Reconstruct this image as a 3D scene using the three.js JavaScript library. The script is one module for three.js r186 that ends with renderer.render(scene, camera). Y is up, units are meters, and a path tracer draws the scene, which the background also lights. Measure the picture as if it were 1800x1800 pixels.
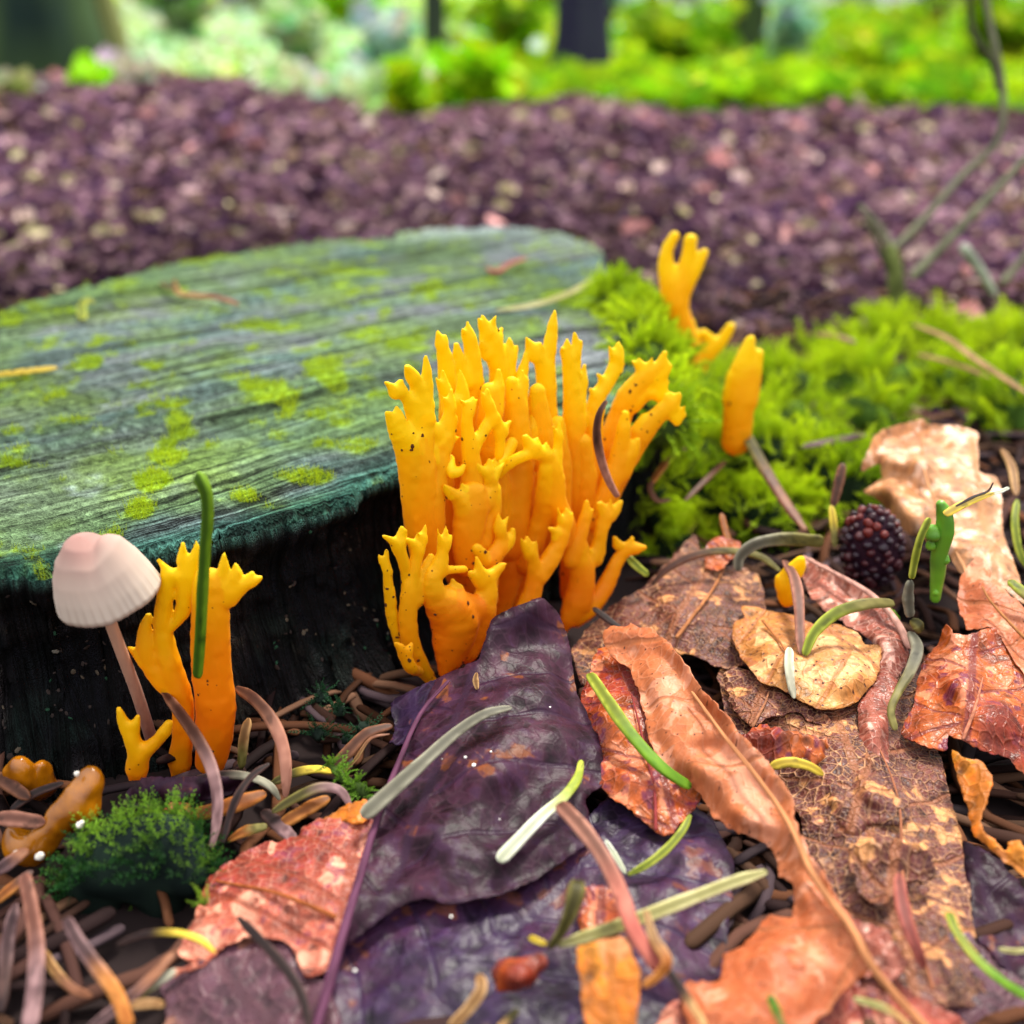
import * as THREE from 'three';
import { mergeGeometries } from 'three/addons/utils/BufferGeometryUtils.js';

// ------------------------------------------------------------------ camera, sky, sun, exposure
const scene = new THREE.Scene();
const CM = 0.01;                       // shapes are written in centimetres, the scene is in metres
const EYE = new THREE.Vector3(0, 8.8, 0), PITCH = THREE.MathUtils.degToRad(24.5), FOV = 50;
const camera = new THREE.PerspectiveCamera(FOV, 1, 0.004, 400);
camera.position.set(EYE.x * CM, EYE.y * CM, EYE.z * CM);
camera.rotation.set(-PITCH, 0, 0);
camera.focus = 0.137;
camera.userData.fStop = 16;
scene.add(camera);

const renderer = new THREE.WebGLRenderer({ antialias: true });
renderer.toneMapping = THREE.LinearToneMapping;
renderer.toneMappingExposure = 5.2;
renderer.shadowMap.enabled = true;
renderer.shadowMap.type = THREE.PCFSoftShadowMap;

{ // an overcast sky: brightest overhead, even all round, the canopy's dim green below the horizon
  const w = 64, h = 32, d = new Float32Array(w * h * 4);
  for (let y = 0; y < h; y++) for (let x = 0; x < w; x++) {
    const el = ((y + 0.5) / h - 0.5) * Math.PI, s = Math.sin(el), k = (y * w + x) * 4;
    const l = s > 0 ? 0.13 + 0.46 * s : 0.03;
    d[k] = l * 0.99; d[k + 1] = l * 1.0; d[k + 2] = l * 1.03; d[k + 3] = 1;
  }
  const t = new THREE.DataTexture(d, w, h, THREE.RGBAFormat, THREE.FloatType);
  t.mapping = THREE.EquirectangularReflectionMapping; t.magFilter = THREE.LinearFilter; t.minFilter = THREE.LinearFilter; t.needsUpdate = true;
  scene.background = t; scene.environment = t;
}
const sun = new THREE.DirectionalLight(new THREE.Color(1, 0.95, 0.86), 1.5);
sun.position.set(0.45, 1.6, -1.0); sun.target.position.set(0, 0, -0.2);
sun.castShadow = true; sun.shadow.radius = 20; sun.shadow.mapSize.set(2048, 2048);
Object.assign(sun.shadow.camera, { left: -1, right: 1, top: 1, bottom: -1, near: 0.1, far: 6 });
scene.add(sun, sun.target);

// ------------------------------------------------------------------ helpers
function rng(seed) { let a = seed >>> 0; return () => { a = (a + 0x6d2b79f5) | 0; let t = Math.imul(a ^ (a >>> 15), 1 | a); t = (t + Math.imul(t ^ (t >>> 7), 61 | t)) ^ t; return ((t ^ (t >>> 14)) >>> 0) / 4294967296; }; }
const lerp = (a, b, t) => a + (b - a) * t, clamp = (x, a = 0, b = 1) => Math.min(b, Math.max(a, x));
const smooth = (a, b, x) => { const t = clamp((x - a) / (b - a)); return t * t * (3 - 2 * t); };
const mixc = (a, b, t) => [lerp(a[0], b[0], t), lerp(a[1], b[1], t), lerp(a[2], b[2], t)];
const hash = (x, y, z) => { let h = (Math.imul(x, 374761393) + Math.imul(y, 668265263) + Math.imul(z, 2147483647 ^ 0x5bd1e995)) | 0; h = Math.imul(h ^ (h >>> 13), 1274126177); h ^= h >>> 16; h = Math.imul(h, 0x85ebca6b); return ((h ^ (h >>> 15)) >>> 0) / 4294967296; };
function noise(x, y, z = 0) {
  const xi = Math.floor(x), yi = Math.floor(y), zi = Math.floor(z), f = (t) => t * t * t * (t * (t * 6 - 15) + 10);
  const u = f(x - xi), v = f(y - yi), w = f(z - zi);
  const L = (k) => lerp(lerp(hash(xi, yi, zi + k), hash(xi + 1, yi, zi + k), u), lerp(hash(xi, yi + 1, zi + k), hash(xi + 1, yi + 1, zi + k), u), v);
  return lerp(L(0), L(1), w) * 2 - 1;
}
const fbm = (x, y, z = 0, n = 4) => { let s = 0, a = 0.5, k = 1; for (let i = 0; i < n; i++) { s += a * noise(x * k + i * 17.3, y * k - i * 9.1, z * k + i * 4.7); a *= 0.5; k *= 2.03; } return s; };
function cells(x, y, seed = 0) { // distances to the nearest and second nearest scattered points, and the nearest point's own number
  const xi = Math.floor(x), yi = Math.floor(y); let a = 9, b = 9, id = 0;
  for (let j = -1; j <= 1; j++) for (let i = -1; i <= 1; i++) {
    const px = xi + i + hash(xi + i, yi + j, seed), py = yi + j + hash(xi + i, yi + j, seed + 57), d = Math.hypot(px - x, py - y);
    if (d < a) { b = a; a = d; id = hash(xi + i, yi + j, seed + 91); } else if (d < b) b = d;
  }
  return [a, b, id];
}
// the lines of sight of the photograph (its 1800 pixels), used to set things at their own distance or height
const FPX = 900 / Math.tan(THREE.MathUtils.degToRad(FOV / 2)), SP = Math.sin(PITCH), CP = Math.cos(PITCH);
function sight(px, py) { const u = (px - 900) / FPX, v = (900 - py) / FPX; return [u, v * CP - SP, -v * SP - CP]; }
const V3 = (x, y, z) => new THREE.Vector3(x, y, z);
function H(px, py, h) { const d = sight(px, py), t = (h - EYE.y) / d[1]; return V3(d[0] * t, h, d[2] * t); }         // where it meets the height h
function V(px, py, z) { const d = sight(px, py), t = -z / d[2]; return V3(d[0] * t, EYE.y + d[1] * t, -z); }          // where it is z in front of the eye
const depthOf = (p) => -(p.y - EYE.y) * SP - p.z * CP;
const cmPerPx = (p) => depthOf(p) / FPX;

const used = {};
function numbered(name) { const n = used[name] = (used[name] ?? -1) + 1; return n ? name + '_' + String(n).padStart(3, '0') : name; }
const origin = new Map();
function tag(o, label, category, group, kind) { if (label) o.userData.label = label; if (category) o.userData.category = category; if (group) o.userData.group = group; if (kind) o.userData.kind = kind; return o; }
function thing(name, at, label, category, group) { // a group at the thing's base (centimetres)
  const o = new THREE.Group(); o.name = numbered(name); o.position.set(at.x * CM, at.y * CM, at.z * CM); origin.set(o, at.clone()); scene.add(o);
  return tag(o, label, category, group);
}
function mesh(name, geo, mat, parent) { // geo in centimetres of the scene; without parent it is a thing of its own, set at its base
  let at;
  if (parent) at = origin.get(parent);
  else { geo.computeBoundingBox(); const b = geo.boundingBox; at = V3((b.min.x + b.max.x) / 2, b.min.y, (b.min.z + b.max.z) / 2); }
  geo.translate(-at.x, -at.y, -at.z).scale(CM, CM, CM);
  const m = new THREE.Mesh(geo, mat); m.castShadow = m.receiveShadow = true;
  if (parent) { m.name = name; parent.add(m); origin.set(m, at); } else { m.name = numbered(name); m.position.set(at.x * CM, at.y * CM, at.z * CM); scene.add(m); origin.set(m, at); }
  return m;
}
function scatter(name, geo, mat, places, parent) { // places: [position, quaternion, scale, colour]; geo in centimetres about its own base
  const g = geo.userData.metres ? geo : geo.scale(CM, CM, CM); geo.userData.metres = true;
  const at = parent ? origin.get(parent) : V3(0, 0, 0), im = new THREE.InstancedMesh(g, mat, places.length), m = new THREE.Matrix4(), s = V3(), c = new THREE.Color();
  places.forEach(([p, q, k, col], i) => {
    s.set(...(k.length ? k : [k, k, k]));
    im.setMatrixAt(i, m.compose(V3((p.x - at.x) * CM, (p.y - at.y) * CM, (p.z - at.z) * CM), q, s)); im.setColorAt(i, c.setRGB(...col));
  });
  im.castShadow = im.receiveShadow = true; im.userData.kind = 'stuff';
  im.name = parent ? name : numbered(name); (parent ?? scene).add(im);
  return im;
}
const quat = (dir, spin = 0) => { const q = new THREE.Quaternion().setFromUnitVectors(V3(0, 1, 0), dir.clone().normalize()); return q.multiply(new THREE.Quaternion().setFromAxisAngle(V3(0, 1, 0), spin)); };
function buffer(pos, idx, col, uv) {
  const g = new THREE.BufferGeometry(); g.setAttribute('position', new THREE.Float32BufferAttribute(pos, 3));
  if (col) g.setAttribute('color', new THREE.Float32BufferAttribute(col, 3));
  if (uv) g.setAttribute('uv', new THREE.Float32BufferAttribute(uv, 2));
  g.setIndex(idx); g.computeVertexNormals(); return g;
}
const std = (o) => new THREE.MeshPhysicalMaterial({ roughness: 0.85, specularIntensity: 0.12, ...o }), phys = (o) => new THREE.MeshPhysicalMaterial({ roughness: 0.8, ...o });
function dataTex(n, f, srgb, wrap = THREE.RepeatWrapping) { // f(u, v) -> linear colour or one value
  const d = new Uint8Array(n * n * 4), enc = (x) => { x = clamp(x); return Math.round(255 * (srgb ? (x <= 0.0031308 ? 12.92 * x : 1.055 * Math.pow(x, 1 / 2.4) - 0.055) : x)); };
  for (let y = 0; y < n; y++) for (let x = 0; x < n; x++) { const c = f((x + 0.5) / n, (y + 0.5) / n), k = (y * n + x) * 4; for (let i = 0; i < 3; i++) d[k + i] = enc(c.length ? c[i] : c); d[k + 3] = 255; }
  return wrapTex(d, n, srgb, wrap);
}
function wrapTex(d, n, srgb, wrap = THREE.RepeatWrapping) {
  const t = new THREE.DataTexture(d, n, n, THREE.RGBAFormat); t.magFilter = THREE.LinearFilter; t.minFilter = THREE.LinearFilter; t.wrapS = t.wrapT = wrap; if (srgb) t.colorSpace = THREE.SRGBColorSpace; t.needsUpdate = true; return t;
}
// Delaunay triangles of scattered points (sweep over sorted points with circumcircles)
function delaunay(P) {
  const n = P.length, idx = [...P.keys()].sort((a, b) => P[a][0] - P[b][0]);
  let x0 = 1e9, x1 = -1e9, y0 = 1e9, y1 = -1e9; for (const p of P) { x0 = Math.min(x0, p[0]); x1 = Math.max(x1, p[0]); y0 = Math.min(y0, p[1]); y1 = Math.max(y1, p[1]); }
  const s = Math.max(x1 - x0, y1 - y0) * 20, cx = (x0 + x1) / 2, cy = (y0 + y1) / 2, Q = P.concat([[cx - s, cy - s], [cx, cy + s], [cx + s, cy - s]]);
  const circ = (a, b, c) => {
    const [ax, ay] = Q[a], [bx, by] = Q[b], [qx, qy] = Q[c], d = 2 * (ax * (by - qy) + bx * (qy - ay) + qx * (ay - by)) || 1e-12, A = ax * ax + ay * ay, B = bx * bx + by * by, C = qx * qx + qy * qy;
    const x = (A * (by - qy) + B * (qy - ay) + C * (ay - by)) / d, y = (A * (qx - bx) + B * (ax - qx) + C * (bx - ax)) / d;
    return [a, b, c, x, y, (ax - x) ** 2 + (ay - y) ** 2];
  };
  let open = [circ(n, n + 1, n + 2)]; const closed = [];
  for (const k of idx) {
    const [x, y] = P[k], edges = new Map(), keep = [];
    for (const t of open) {
      const dx = x - t[3], dy = y - t[4];
      if (dx > 0 && dx * dx > t[5]) { closed.push(t); continue; }
      if (dx * dx + dy * dy - t[5] > 1e-9) { keep.push(t); continue; }
      for (const [a, b] of [[t[0], t[1]], [t[1], t[2]], [t[2], t[0]]]) { const e = a < b ? a * 1e6 + b : b * 1e6 + a; if (edges.has(e)) edges.set(e, null); else edges.set(e, [a, b]); }
    }
    for (const e of edges.values()) if (e) keep.push(circ(e[0], e[1], k));
    open = keep;
  }
  return closed.concat(open).filter((t) => t[0] < n && t[1] < n && t[2] < n).map((t) => [t[0], t[1], t[2]]);
}
function inside(poly, x, y) { let c = false; for (let i = 0, j = poly.length - 1; i < poly.length; j = i++) { const a = poly[i], b = poly[j]; if ((a[1] > y) !== (b[1] > y) && x < ((b[0] - a[0]) * (y - a[1])) / (b[1] - a[1]) + a[0]) c = !c; } return c; }
// a closed outline [x, y, h] smoothed and resampled every `step`
function outline(pts, step, tension = 0.35) {
  const c = new THREE.CatmullRomCurve3(pts.map((p) => V3(p[0], p[1], (p[2] ?? 0) * 100)), true, 'catmullrom', tension), n = Math.max(12, Math.round(c.getLength() / step));
  c.arcLengthDivisions = n * 3; return c.getSpacedPoints(n).slice(0, n).map((p) => [p.x, p.y, p.z / 100]);
}
// points filling an outline, with triangles; the first points are the outline itself
function fill(edge, step, r) {
  const pts = edge.map((p) => [p[0] + (r() - 0.5) * 0.01, p[1] + (r() - 0.5) * 0.01]); let x0 = 1e9, x1 = -1e9, y0 = 1e9, y1 = -1e9;
  for (const p of edge) { x0 = Math.min(x0, p[0]); x1 = Math.max(x1, p[0]); y0 = Math.min(y0, p[1]); y1 = Math.max(y1, p[1]); }
  const near = new Map(), cell = (x, y) => Math.floor(x / step) * 100003 + Math.floor(y / step);
  for (const p of edge) near.set(cell(p[0], p[1]), [...(near.get(cell(p[0], p[1])) ?? []), p]);
  const tooNear = (x, y) => { for (let i = -1; i <= 1; i++) for (let j = -1; j <= 1; j++) for (const p of near.get(cell(x + i * step, y + j * step)) ?? []) if (Math.hypot(p[0] - x, p[1] - y) < step * 0.55) return true; return false; };
  let row = 0;
  for (let y = y0; y < y1; y += step * 0.866, row++) for (let x = x0 + (row % 2) * step * 0.5; x < x1; x += step) {
    const a = x + (r() - 0.5) * step * 0.35, b = y + (r() - 0.5) * step * 0.35;
    if (inside(edge, a, b) && !tooNear(a, b)) pts.push([a, b]);
  }
  const tris = delaunay(pts).filter(([a, b, c]) => inside(edge, (pts[a][0] + pts[b][0] + pts[c][0]) / 3, (pts[a][1] + pts[b][1] + pts[c][1]) / 3));
  return { pts, tris };
}
// gives a sheet of triangles a thickness: the under side and the rim
function thicken(pos, tris, nEdge, t, col, uv) {
  const g = buffer(pos, tris.flat(), null, null), N = g.attributes.normal.array, n = pos.length / 3; let up = 0; for (let i = 1; i < N.length; i += 3) up += N[i];
  const flip = up < 0, T = tris.map(([a, b, c]) => (flip ? [a, c, b] : [a, b, c])), s = flip ? 1 : -1, P = pos.slice(), C = col && col.concat(col), U = uv && uv.concat(uv);
  for (let i = 0; i < n * 3; i++) P.push(pos[i] + s * N[i] * t);
  const I = T.flat().concat(T.flatMap(([a, b, c]) => [a + n, c + n, b + n]));
  const rim = new Map(); for (const [a, b, c] of T) for (const [p, q] of [[a, b], [b, c], [c, a]]) { const e = Math.min(p, q) + ',' + Math.max(p, q); rim.has(e) ? rim.set(e, null) : rim.set(e, [p, q]); }
  for (const e of rim.values()) if (e) I.push(e[0], e[0] + n, e[1] + n, e[0], e[1] + n, e[1]);
  return buffer(P, I, C, U);
}
// a tapered tube through points; prof(angle) shapes its section, colour(t, angle) paints it
function tube(P, rad, { sides = 10, segs = 24, flat = 0.7, groove = 0, color, up = V3(0, 1, 0.25), round = 0.5 } = {}) {
  const c = P.length > 1 && P.length < 3 ? new THREE.LineCurve3(P[0], P[1]) : new THREE.CatmullRomCurve3(P, false, 'centripetal'), L = c.getLength(), pos = [], col = [], idx = [], uv = [];
  let side0 = null;
  const T = []; for (let i = 0; i <= segs; i++) { let t = i / segs; const e = clamp(round / L * rad(0) * 2.2, 0, 0.3); t = i === 0 ? 0 : i === segs ? 1 : i === 1 ? e * 0.25 : i === segs - 1 ? 1 - e * 0.25 : lerp(e, 1 - e, (i - 2) / (segs - 4)); T.push(t); }
  T.forEach((t, i) => {
    const p = c.getPointAt(clamp(t)), d = c.getTangentAt(clamp(t, 0.001, 0.999)), u = side0 ? side0.clone().cross(d).normalize() : up.clone().sub(d.clone().multiplyScalar(up.dot(d))).normalize();
    const s = d.clone().cross(u).normalize(); side0 = s.clone(); const nrm = s.clone().cross(d).normalize();
    const cap = i === 0 || i === segs ? 0.15 : i === 1 || i === segs - 1 ? 0.72 : 1, r = rad(t) * cap;
    for (let k = 0; k < sides; k++) {
      const a = (k / sides) * Math.PI * 2, ca = Math.cos(a), sa = Math.sin(a), g = 1 - groove * (Math.exp(-((sa - 1) ** 2) * 22) + Math.exp(-((sa + 1) ** 2) * 22));
      const x = s.clone().multiplyScalar(ca * r).addScaledVector(nrm, sa * r * flat * g); pos.push(p.x + x.x, p.y + x.y, p.z + x.z); uv.push(k / sides, t * L);
      if (color) col.push(...color(t, a));
    }
  });
  for (let i = 0; i < segs; i++) for (let k = 0; k < sides; k++) { const a = i * sides + k, b = i * sides + ((k + 1) % sides); idx.push(a, b, a + sides, b, b + sides, a + sides); }
  for (const [i, f] of [[0, 1], [segs, 0]]) { const ctr = pos.length / 3, b = i * sides; let x = 0, y = 0, z = 0; for (let k = 0; k < sides; k++) { x += pos[(b + k) * 3]; y += pos[(b + k) * 3 + 1]; z += pos[(b + k) * 3 + 2]; } pos.push(x / sides, y / sides, z / sides); uv.push(0, 0); if (color) col.push(...color(i ? 1 : 0, 1.5)); for (let k = 0; k < sides; k++) { const a = b + k, q = b + ((k + 1) % sides); f ? idx.push(ctr, q, a) : idx.push(ctr, a, q); } }
  return buffer(pos, idx, color ? col : null, uv);
}
// one smooth skin over chains of round joints [Vector3, radius]: signed distances joined by a soft minimum, meshed by surface nets
function skin(chains, { cell = 0.035, k = 0.06, rough = 0.01, freq = 5, flat = 1, color } = {}) {
  const caps = []; let chainNo = 0, lo = V3(1e9, 1e9, 1e9), hi = V3(-1e9, -1e9, -1e9);
  for (const ch of chains) {
    let list = ch;
    if (ch.length > 2) { const c = new THREE.CatmullRomCurve3(ch.map((j) => j[0]), false, 'centripetal'), n = (ch.length - 1) * 3; list = []; for (let i = 0; i <= n; i++) { const f = (i / n) * (ch.length - 1), q = Math.min(ch.length - 2, Math.floor(f)); list.push([c.getPoint(i / n), lerp(ch[q][1], ch[q + 1][1], f - q)]); } }
    chainNo++;
    if (list.length === 1) list = [list[0], [list[0][0].clone().add(V3(0, 1e-3, 0)), list[0][1]]];
    for (let i = 0; i + 1 < list.length; i++) caps.push([list[i][0], list[i + 1][0], list[i][1], list[i + 1][1], chainNo]);
  }
  for (const [a, b, ra, rb] of caps) for (const [p, r] of [[a, ra], [b, rb]]) { const m = r + k + cell * 3; lo.min(V3(p.x - m, p.y - m, p.z - m)); hi.max(V3(p.x + m, p.y + m, p.z + m)); }
  const nx = Math.ceil((hi.x - lo.x) / cell) + 1, ny = Math.ceil((hi.y - lo.y) / cell) + 1, nz = Math.ceil((hi.z - lo.z) / cell) + 1, F = new Float32Array(nx * ny * nz).fill(9), R = new Float32Array(nx * ny * nz), T = new Float32Array(nx * ny * nz).fill(9); let touched = [], now = 1;
  const join = () => { for (const q of touched) { const d = T[q], o = F[q], h = Math.max(k - Math.abs(d - o), 0) / k; F[q] = Math.min(d, o) - h * h * k * 0.25; T[q] = 9; } touched = []; };
  for (const [a, b, ra, rb, no] of caps) {
    if (no !== now) { join(); now = no; }
    const m = Math.max(ra, rb) + k + cell * 2, i0 = Math.max(0, Math.floor((Math.min(a.x, b.x) - m - lo.x) / cell)), i1 = Math.min(nx - 1, Math.ceil((Math.max(a.x, b.x) + m - lo.x) / cell)), j0 = Math.max(0, Math.floor((Math.min(a.y, b.y) - m - lo.y) / cell)), j1 = Math.min(ny - 1, Math.ceil((Math.max(a.y, b.y) + m - lo.y) / cell)), k0 = Math.max(0, Math.floor((Math.min(a.z, b.z) - m - lo.z) / cell)), k1 = Math.min(nz - 1, Math.ceil((Math.max(a.z, b.z) + m - lo.z) / cell));
    const dx = b.x - a.x, dy = b.y - a.y, dz = (b.z - a.z) * flat, dd = dx * dx + dy * dy + dz * dz + 1e-9;
    for (let z = k0; z <= k1; z++) for (let y = j0; y <= j1; y++) for (let x = i0; x <= i1; x++) {
      const px = lo.x + x * cell - a.x, py = lo.y + y * cell - a.y, pz = (lo.z + z * cell - a.z) * flat, t = clamp((px * dx + py * dy + pz * dz) / dd), r = lerp(ra, rb, t);
      const d = Math.hypot(px - t * dx, py - t * dy, pz - t * dz) - r, q = (z * ny + y) * nx + x, o = F[q];
      if (d < o) R[q] = r;
      if (T[q] === 9) touched.push(q); if (d < T[q]) T[q] = d;
    }
  }
  join();
  if (rough) for (let z = 0, q = 0; z < nz; z++) for (let y = 0; y < ny; y++) for (let x = 0; x < nx; x++, q++) if (F[q] < 0.3) F[q] += rough * noise((lo.x + x * cell) * freq, (lo.y + y * cell) * freq, (lo.z + z * cell) * freq);
  const at = new Int32Array(nx * ny * nz).fill(-1), pos = [], rad = [], idx = [], nxy = nx * ny;
  for (let z = 0; z < nz - 1; z++) for (let y = 0; y < ny - 1; y++) for (let x = 0; x < nx - 1; x++) {
    const q = z * nxy + y * nx + x; let mask = 0, sx = 0, sy = 0, sz = 0, n = 0;
    for (let c = 0; c < 8; c++) if (F[q + (c & 1) + ((c >> 1) & 1) * nx + (c >> 2) * nxy] < 0) mask |= 1 << c;
    if (mask === 0 || mask === 255) continue;
    for (let c = 0; c < 8; c++) for (const e of [1, 2, 4]) if (!(c & e)) { const o = c | e; if (((mask >> c) & 1) !== ((mask >> o) & 1)) { const fa = F[q + (c & 1) + ((c >> 1) & 1) * nx + (c >> 2) * nxy], fb = F[q + (o & 1) + ((o >> 1) & 1) * nx + (o >> 2) * nxy], t = fa / (fa - fb); sx += lerp(c & 1, o & 1, t); sy += lerp((c >> 1) & 1, (o >> 1) & 1, t); sz += lerp(c >> 2, o >> 2, t); n++; } }
    at[q] = pos.length / 3; pos.push(lo.x + (x + sx / n) * cell, lo.y + (y + sy / n) * cell, lo.z + (z + sz / n) * cell); rad.push(R[q] || 0.05);
  }
  for (let z = 1; z < nz - 1; z++) for (let y = 1; y < ny - 1; y++) for (let x = 1; x < nx - 1; x++) {
    const q = z * nxy + y * nx + x, s = F[q] < 0;
    for (const [d, u, v] of [[1, nx, nxy], [nx, nxy, 1], [nxy, 1, nx]]) {
      if (s === F[q + d] < 0) continue;
      const A = at[q], B = at[q - u], C = at[q - u - v], D = at[q - v];
      if (A < 0 || B < 0 || C < 0 || D < 0) continue;
      s ? idx.push(A, B, C, A, C, D) : idx.push(A, C, B, A, D, C);
    }
  }
  let vol = 0; for (let i = 0; i < idx.length; i += 3) { const [a, b, c] = [idx[i] * 3, idx[i + 1] * 3, idx[i + 2] * 3]; vol += pos[a] * (pos[b + 1] * pos[c + 2] - pos[b + 2] * pos[c + 1]) + pos[a + 1] * (pos[b + 2] * pos[c] - pos[b] * pos[c + 2]) + pos[a + 2] * (pos[b] * pos[c + 1] - pos[b + 1] * pos[c]); }
  if (vol < 0) idx.reverse();
  const g = buffer(pos, idx); const col = [];
  if (color) { const N = g.attributes.normal.array; for (let i = 0; i < rad.length; i++) col.push(...color(pos[i * 3], pos[i * 3 + 1], pos[i * 3 + 2], rad[i], N[i * 3 + 1], N[i * 3 + 2])); g.setAttribute('color', new THREE.Float32BufferAttribute(col, 3)); }
  return g;
}
function pick(geo, n, r) { // n points spread over a surface by area: [position, normal]
  const P = geo.attributes.position.array, N = geo.attributes.normal.array, I = geo.index.array, sum = []; let t = 0; const a = V3(), b = V3(), c = V3(), out = [];
  for (let i = 0; i < I.length; i += 3) { a.fromArray(P, I[i] * 3); b.fromArray(P, I[i + 1] * 3); c.fromArray(P, I[i + 2] * 3); t += b.sub(a).cross(c.sub(a)).length() / 2; sum.push(t); }
  for (let k = 0; k < n; k++) { const w = r() * t; let lo = 0, hi = sum.length - 1; while (lo < hi) { const m = (lo + hi) >> 1; sum[m] < w ? (lo = m + 1) : (hi = m); } let u = r(), v = r(); if (u + v > 1) { u = 1 - u; v = 1 - v; } const [i, j, l] = [I[lo * 3], I[lo * 3 + 1], I[lo * 3 + 2]], f = (A, s) => A[i * 3 + s] * (1 - u - v) + A[j * 3 + s] * u + A[l * 3 + s] * v; out.push([V3(f(P, 0), f(P, 1), f(P, 2)), V3(f(N, 0), f(N, 1), f(N, 2)).normalize()]); }
  return out;
}
// ------------------------------------------------------------------ the forest floor
const bump2 = (x, z, cx, cz, rx, rz, h) => h * Math.exp(-(((x - cx) / rx) ** 2 + ((z - cz) / rz) ** 2));
function floorHeight(x, z) { // z: distance in front of the eye
  let h = 0.12 * fbm(x * 0.35, z * 0.35, 3) - 0.1;
  h += smooth(26, 45, z) * (0.9 * fbm(x * 0.06, z * 0.06, 8) + 0.5 * fbm(x * 0.3, z * 0.3, 2, 3));
  h += bump2(x, z, -24, 76, 18, 13, 4.0) + bump2(x, z, 5, 84, 13, 10, 1.6) + bump2(x, z, -9, 66, 5, 16, -2.2) + bump2(x, z, 32, 88, 16, 12, 1.2);
  h += bump2(x, z, -60, 130, 40, 30, 1.5) + smooth(130, 420, z) * 4 * fbm(x * 0.011, z * 0.011, 5) + smooth(500, 2500, z) * 60 * (0.6 + fbm(x * 0.0012, z * 0.0012, 1)) - smooth(110, 240, z) * 3;
  h += smooth(14, 30, x) * smooth(50, 15, z) * 1.2;
  return h;
}
{
  const pos = [], idx = [], col = [], nx = 170, nz = 190, r = rng(5);
  for (let j = 0; j <= nz; j++) for (let i = 0; i <= nx; i++) {
    const v = j / nz, z = j < 16 ? -40 + j * 2.75 : 4 * Math.pow(1000, (j - 16) / (nz - 16)), u = (i / nx) * 2 - 1, x = Math.sign(u) * Math.pow(Math.abs(u), 1.6) * (26 + Math.max(0, z) * 1.6);
    pos.push(x, floorHeight(x, z), -z);
    const g = smooth(105, 150, z + 25 * fbm(x * 0.03, z * 0.03, 7)), n = fbm(x * 0.2, z * 0.2, 4);
    const c = mixc(mixc([0.06, 0.03, 0.042], [0.16, 0.09, 0.105], clamp(0.5 + n)), [0.22, 0.36, 0.015], g * 0.9);
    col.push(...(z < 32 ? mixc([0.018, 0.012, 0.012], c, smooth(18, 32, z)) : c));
  }
  for (let j = 0; j < nz; j++) for (let i = 0; i < nx; i++) { const a = j * (nx + 1) + i; idx.push(a, a + 1, a + nx + 1, a + 1, a + nx + 2, a + nx + 1); }
  tag(mesh('ground', buffer(pos, idx, col), std({ vertexColors: true, roughness: 0.95 })), 'dark forest soil under the leaf litter', null, null, 'structure');
}

// ------------------------------------------------------------------ the tree stump
const TOP = 2.9;
const RIM = [[-420, 900], [-260, 985], [-100, 1018], [0, 1010], [100, 990], [200, 972], [280, 955], [420, 925], [500, 905], [560, 887], [612, 868], [632, 848], [700, 825], [800, 802], [900, 778], [1000, 755], [1080, 720], [1150, 680], [1180, 640], [1160, 580], [1110, 530], [1075, 490], [1058, 455], [1056, 434], [1020, 412], [960, 402], [900, 394], [800, 398], [720, 402], [690, 410], [600, 416], [450, 431], [380, 446], [300, 458], [200, 482], [100, 512], [0, 541], [-120, 590], [-300, 650], [-450, 740], [-500, 820]];
const topNoise = (p) => 0;
function topHeight(p) { // small relief of the sawn, weathered face: saw ridges along the cut, hollows, algae crust
  const q = p.x * 0.235 - p.z * 0.0, gx = p.x * GD.x + p.z * GD.z, gy = -p.x * GD.z + p.z * GD.x;
  return TOP + 0.10 * grainAt(gx, gy) + 0.10 * fbm(p.x * 0.4, p.z * 0.4, 6, 3) + 0.03 * fbm(p.x * 3.2, p.z * 3.2, 12, 3);
}
const grainAt = (gx, gy) => { const w = gy + 0.3 * fbm(gx * 0.1, gy * 0.15, 2, 2); const s = 0.55 + 0.6 * noise(gx * 0.12, w * 0.5, 8); return (0.2 * noise(gx * 0.05, w * 2.1, 1) + (0.5 * noise(gx * 0.05, w * 4.6, 2) + 0.42 * noise(gx * 0.09, w * 9.5, 3)) * s); };
const GD = (() => { const d = sight(3300, 20); return V3(d[0], 0, d[2]).normalize(); })(); // the way the grain runs
// patches of moss and algae seen on the cut face: x, y, half-width, half-height in the photograph, strength
const PATCH = [[310, 740, 34, 34, 1], [295, 790, 40, 40, 1], [270, 840, 40, 34, 1], [250, 890, 34, 26, 1], [470, 692, 62, 26, 1], [570, 650, 46, 26, 1], [590, 685, 30, 14, .9], [430, 868, 28, 12, .8], [540, 835, 70, 14, .7], [150, 640, 55, 16, .7], [270, 648, 40, 16, .6], [620, 480, 70, 16, .5], [600, 530, 40, 24, .5], [760, 500, 60, 20, .5], [350, 455, 90, 10, .8], [130, 495, 60, 8, .7], [20, 560, 40, 20, .8], [700, 600, 60, 18, .45], [480, 570, 90, 20, .35], [1000, 525, 60, 18, .8], [660, 590, 40, 20, .5]];
function mossAmount(px, py) { let s = 0; for (const [x, y, a, b, k] of PATCH) s = Math.max(s, k * (1 - Math.hypot((px - x) / a, (py - y) / b))); return s; }
const stump = thing('tree_stump', H(300, 700, 0), 'sawn tree stump with green algae and moss on its ridged grey top', 'tree stump');
const mossSpots = [];
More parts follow.
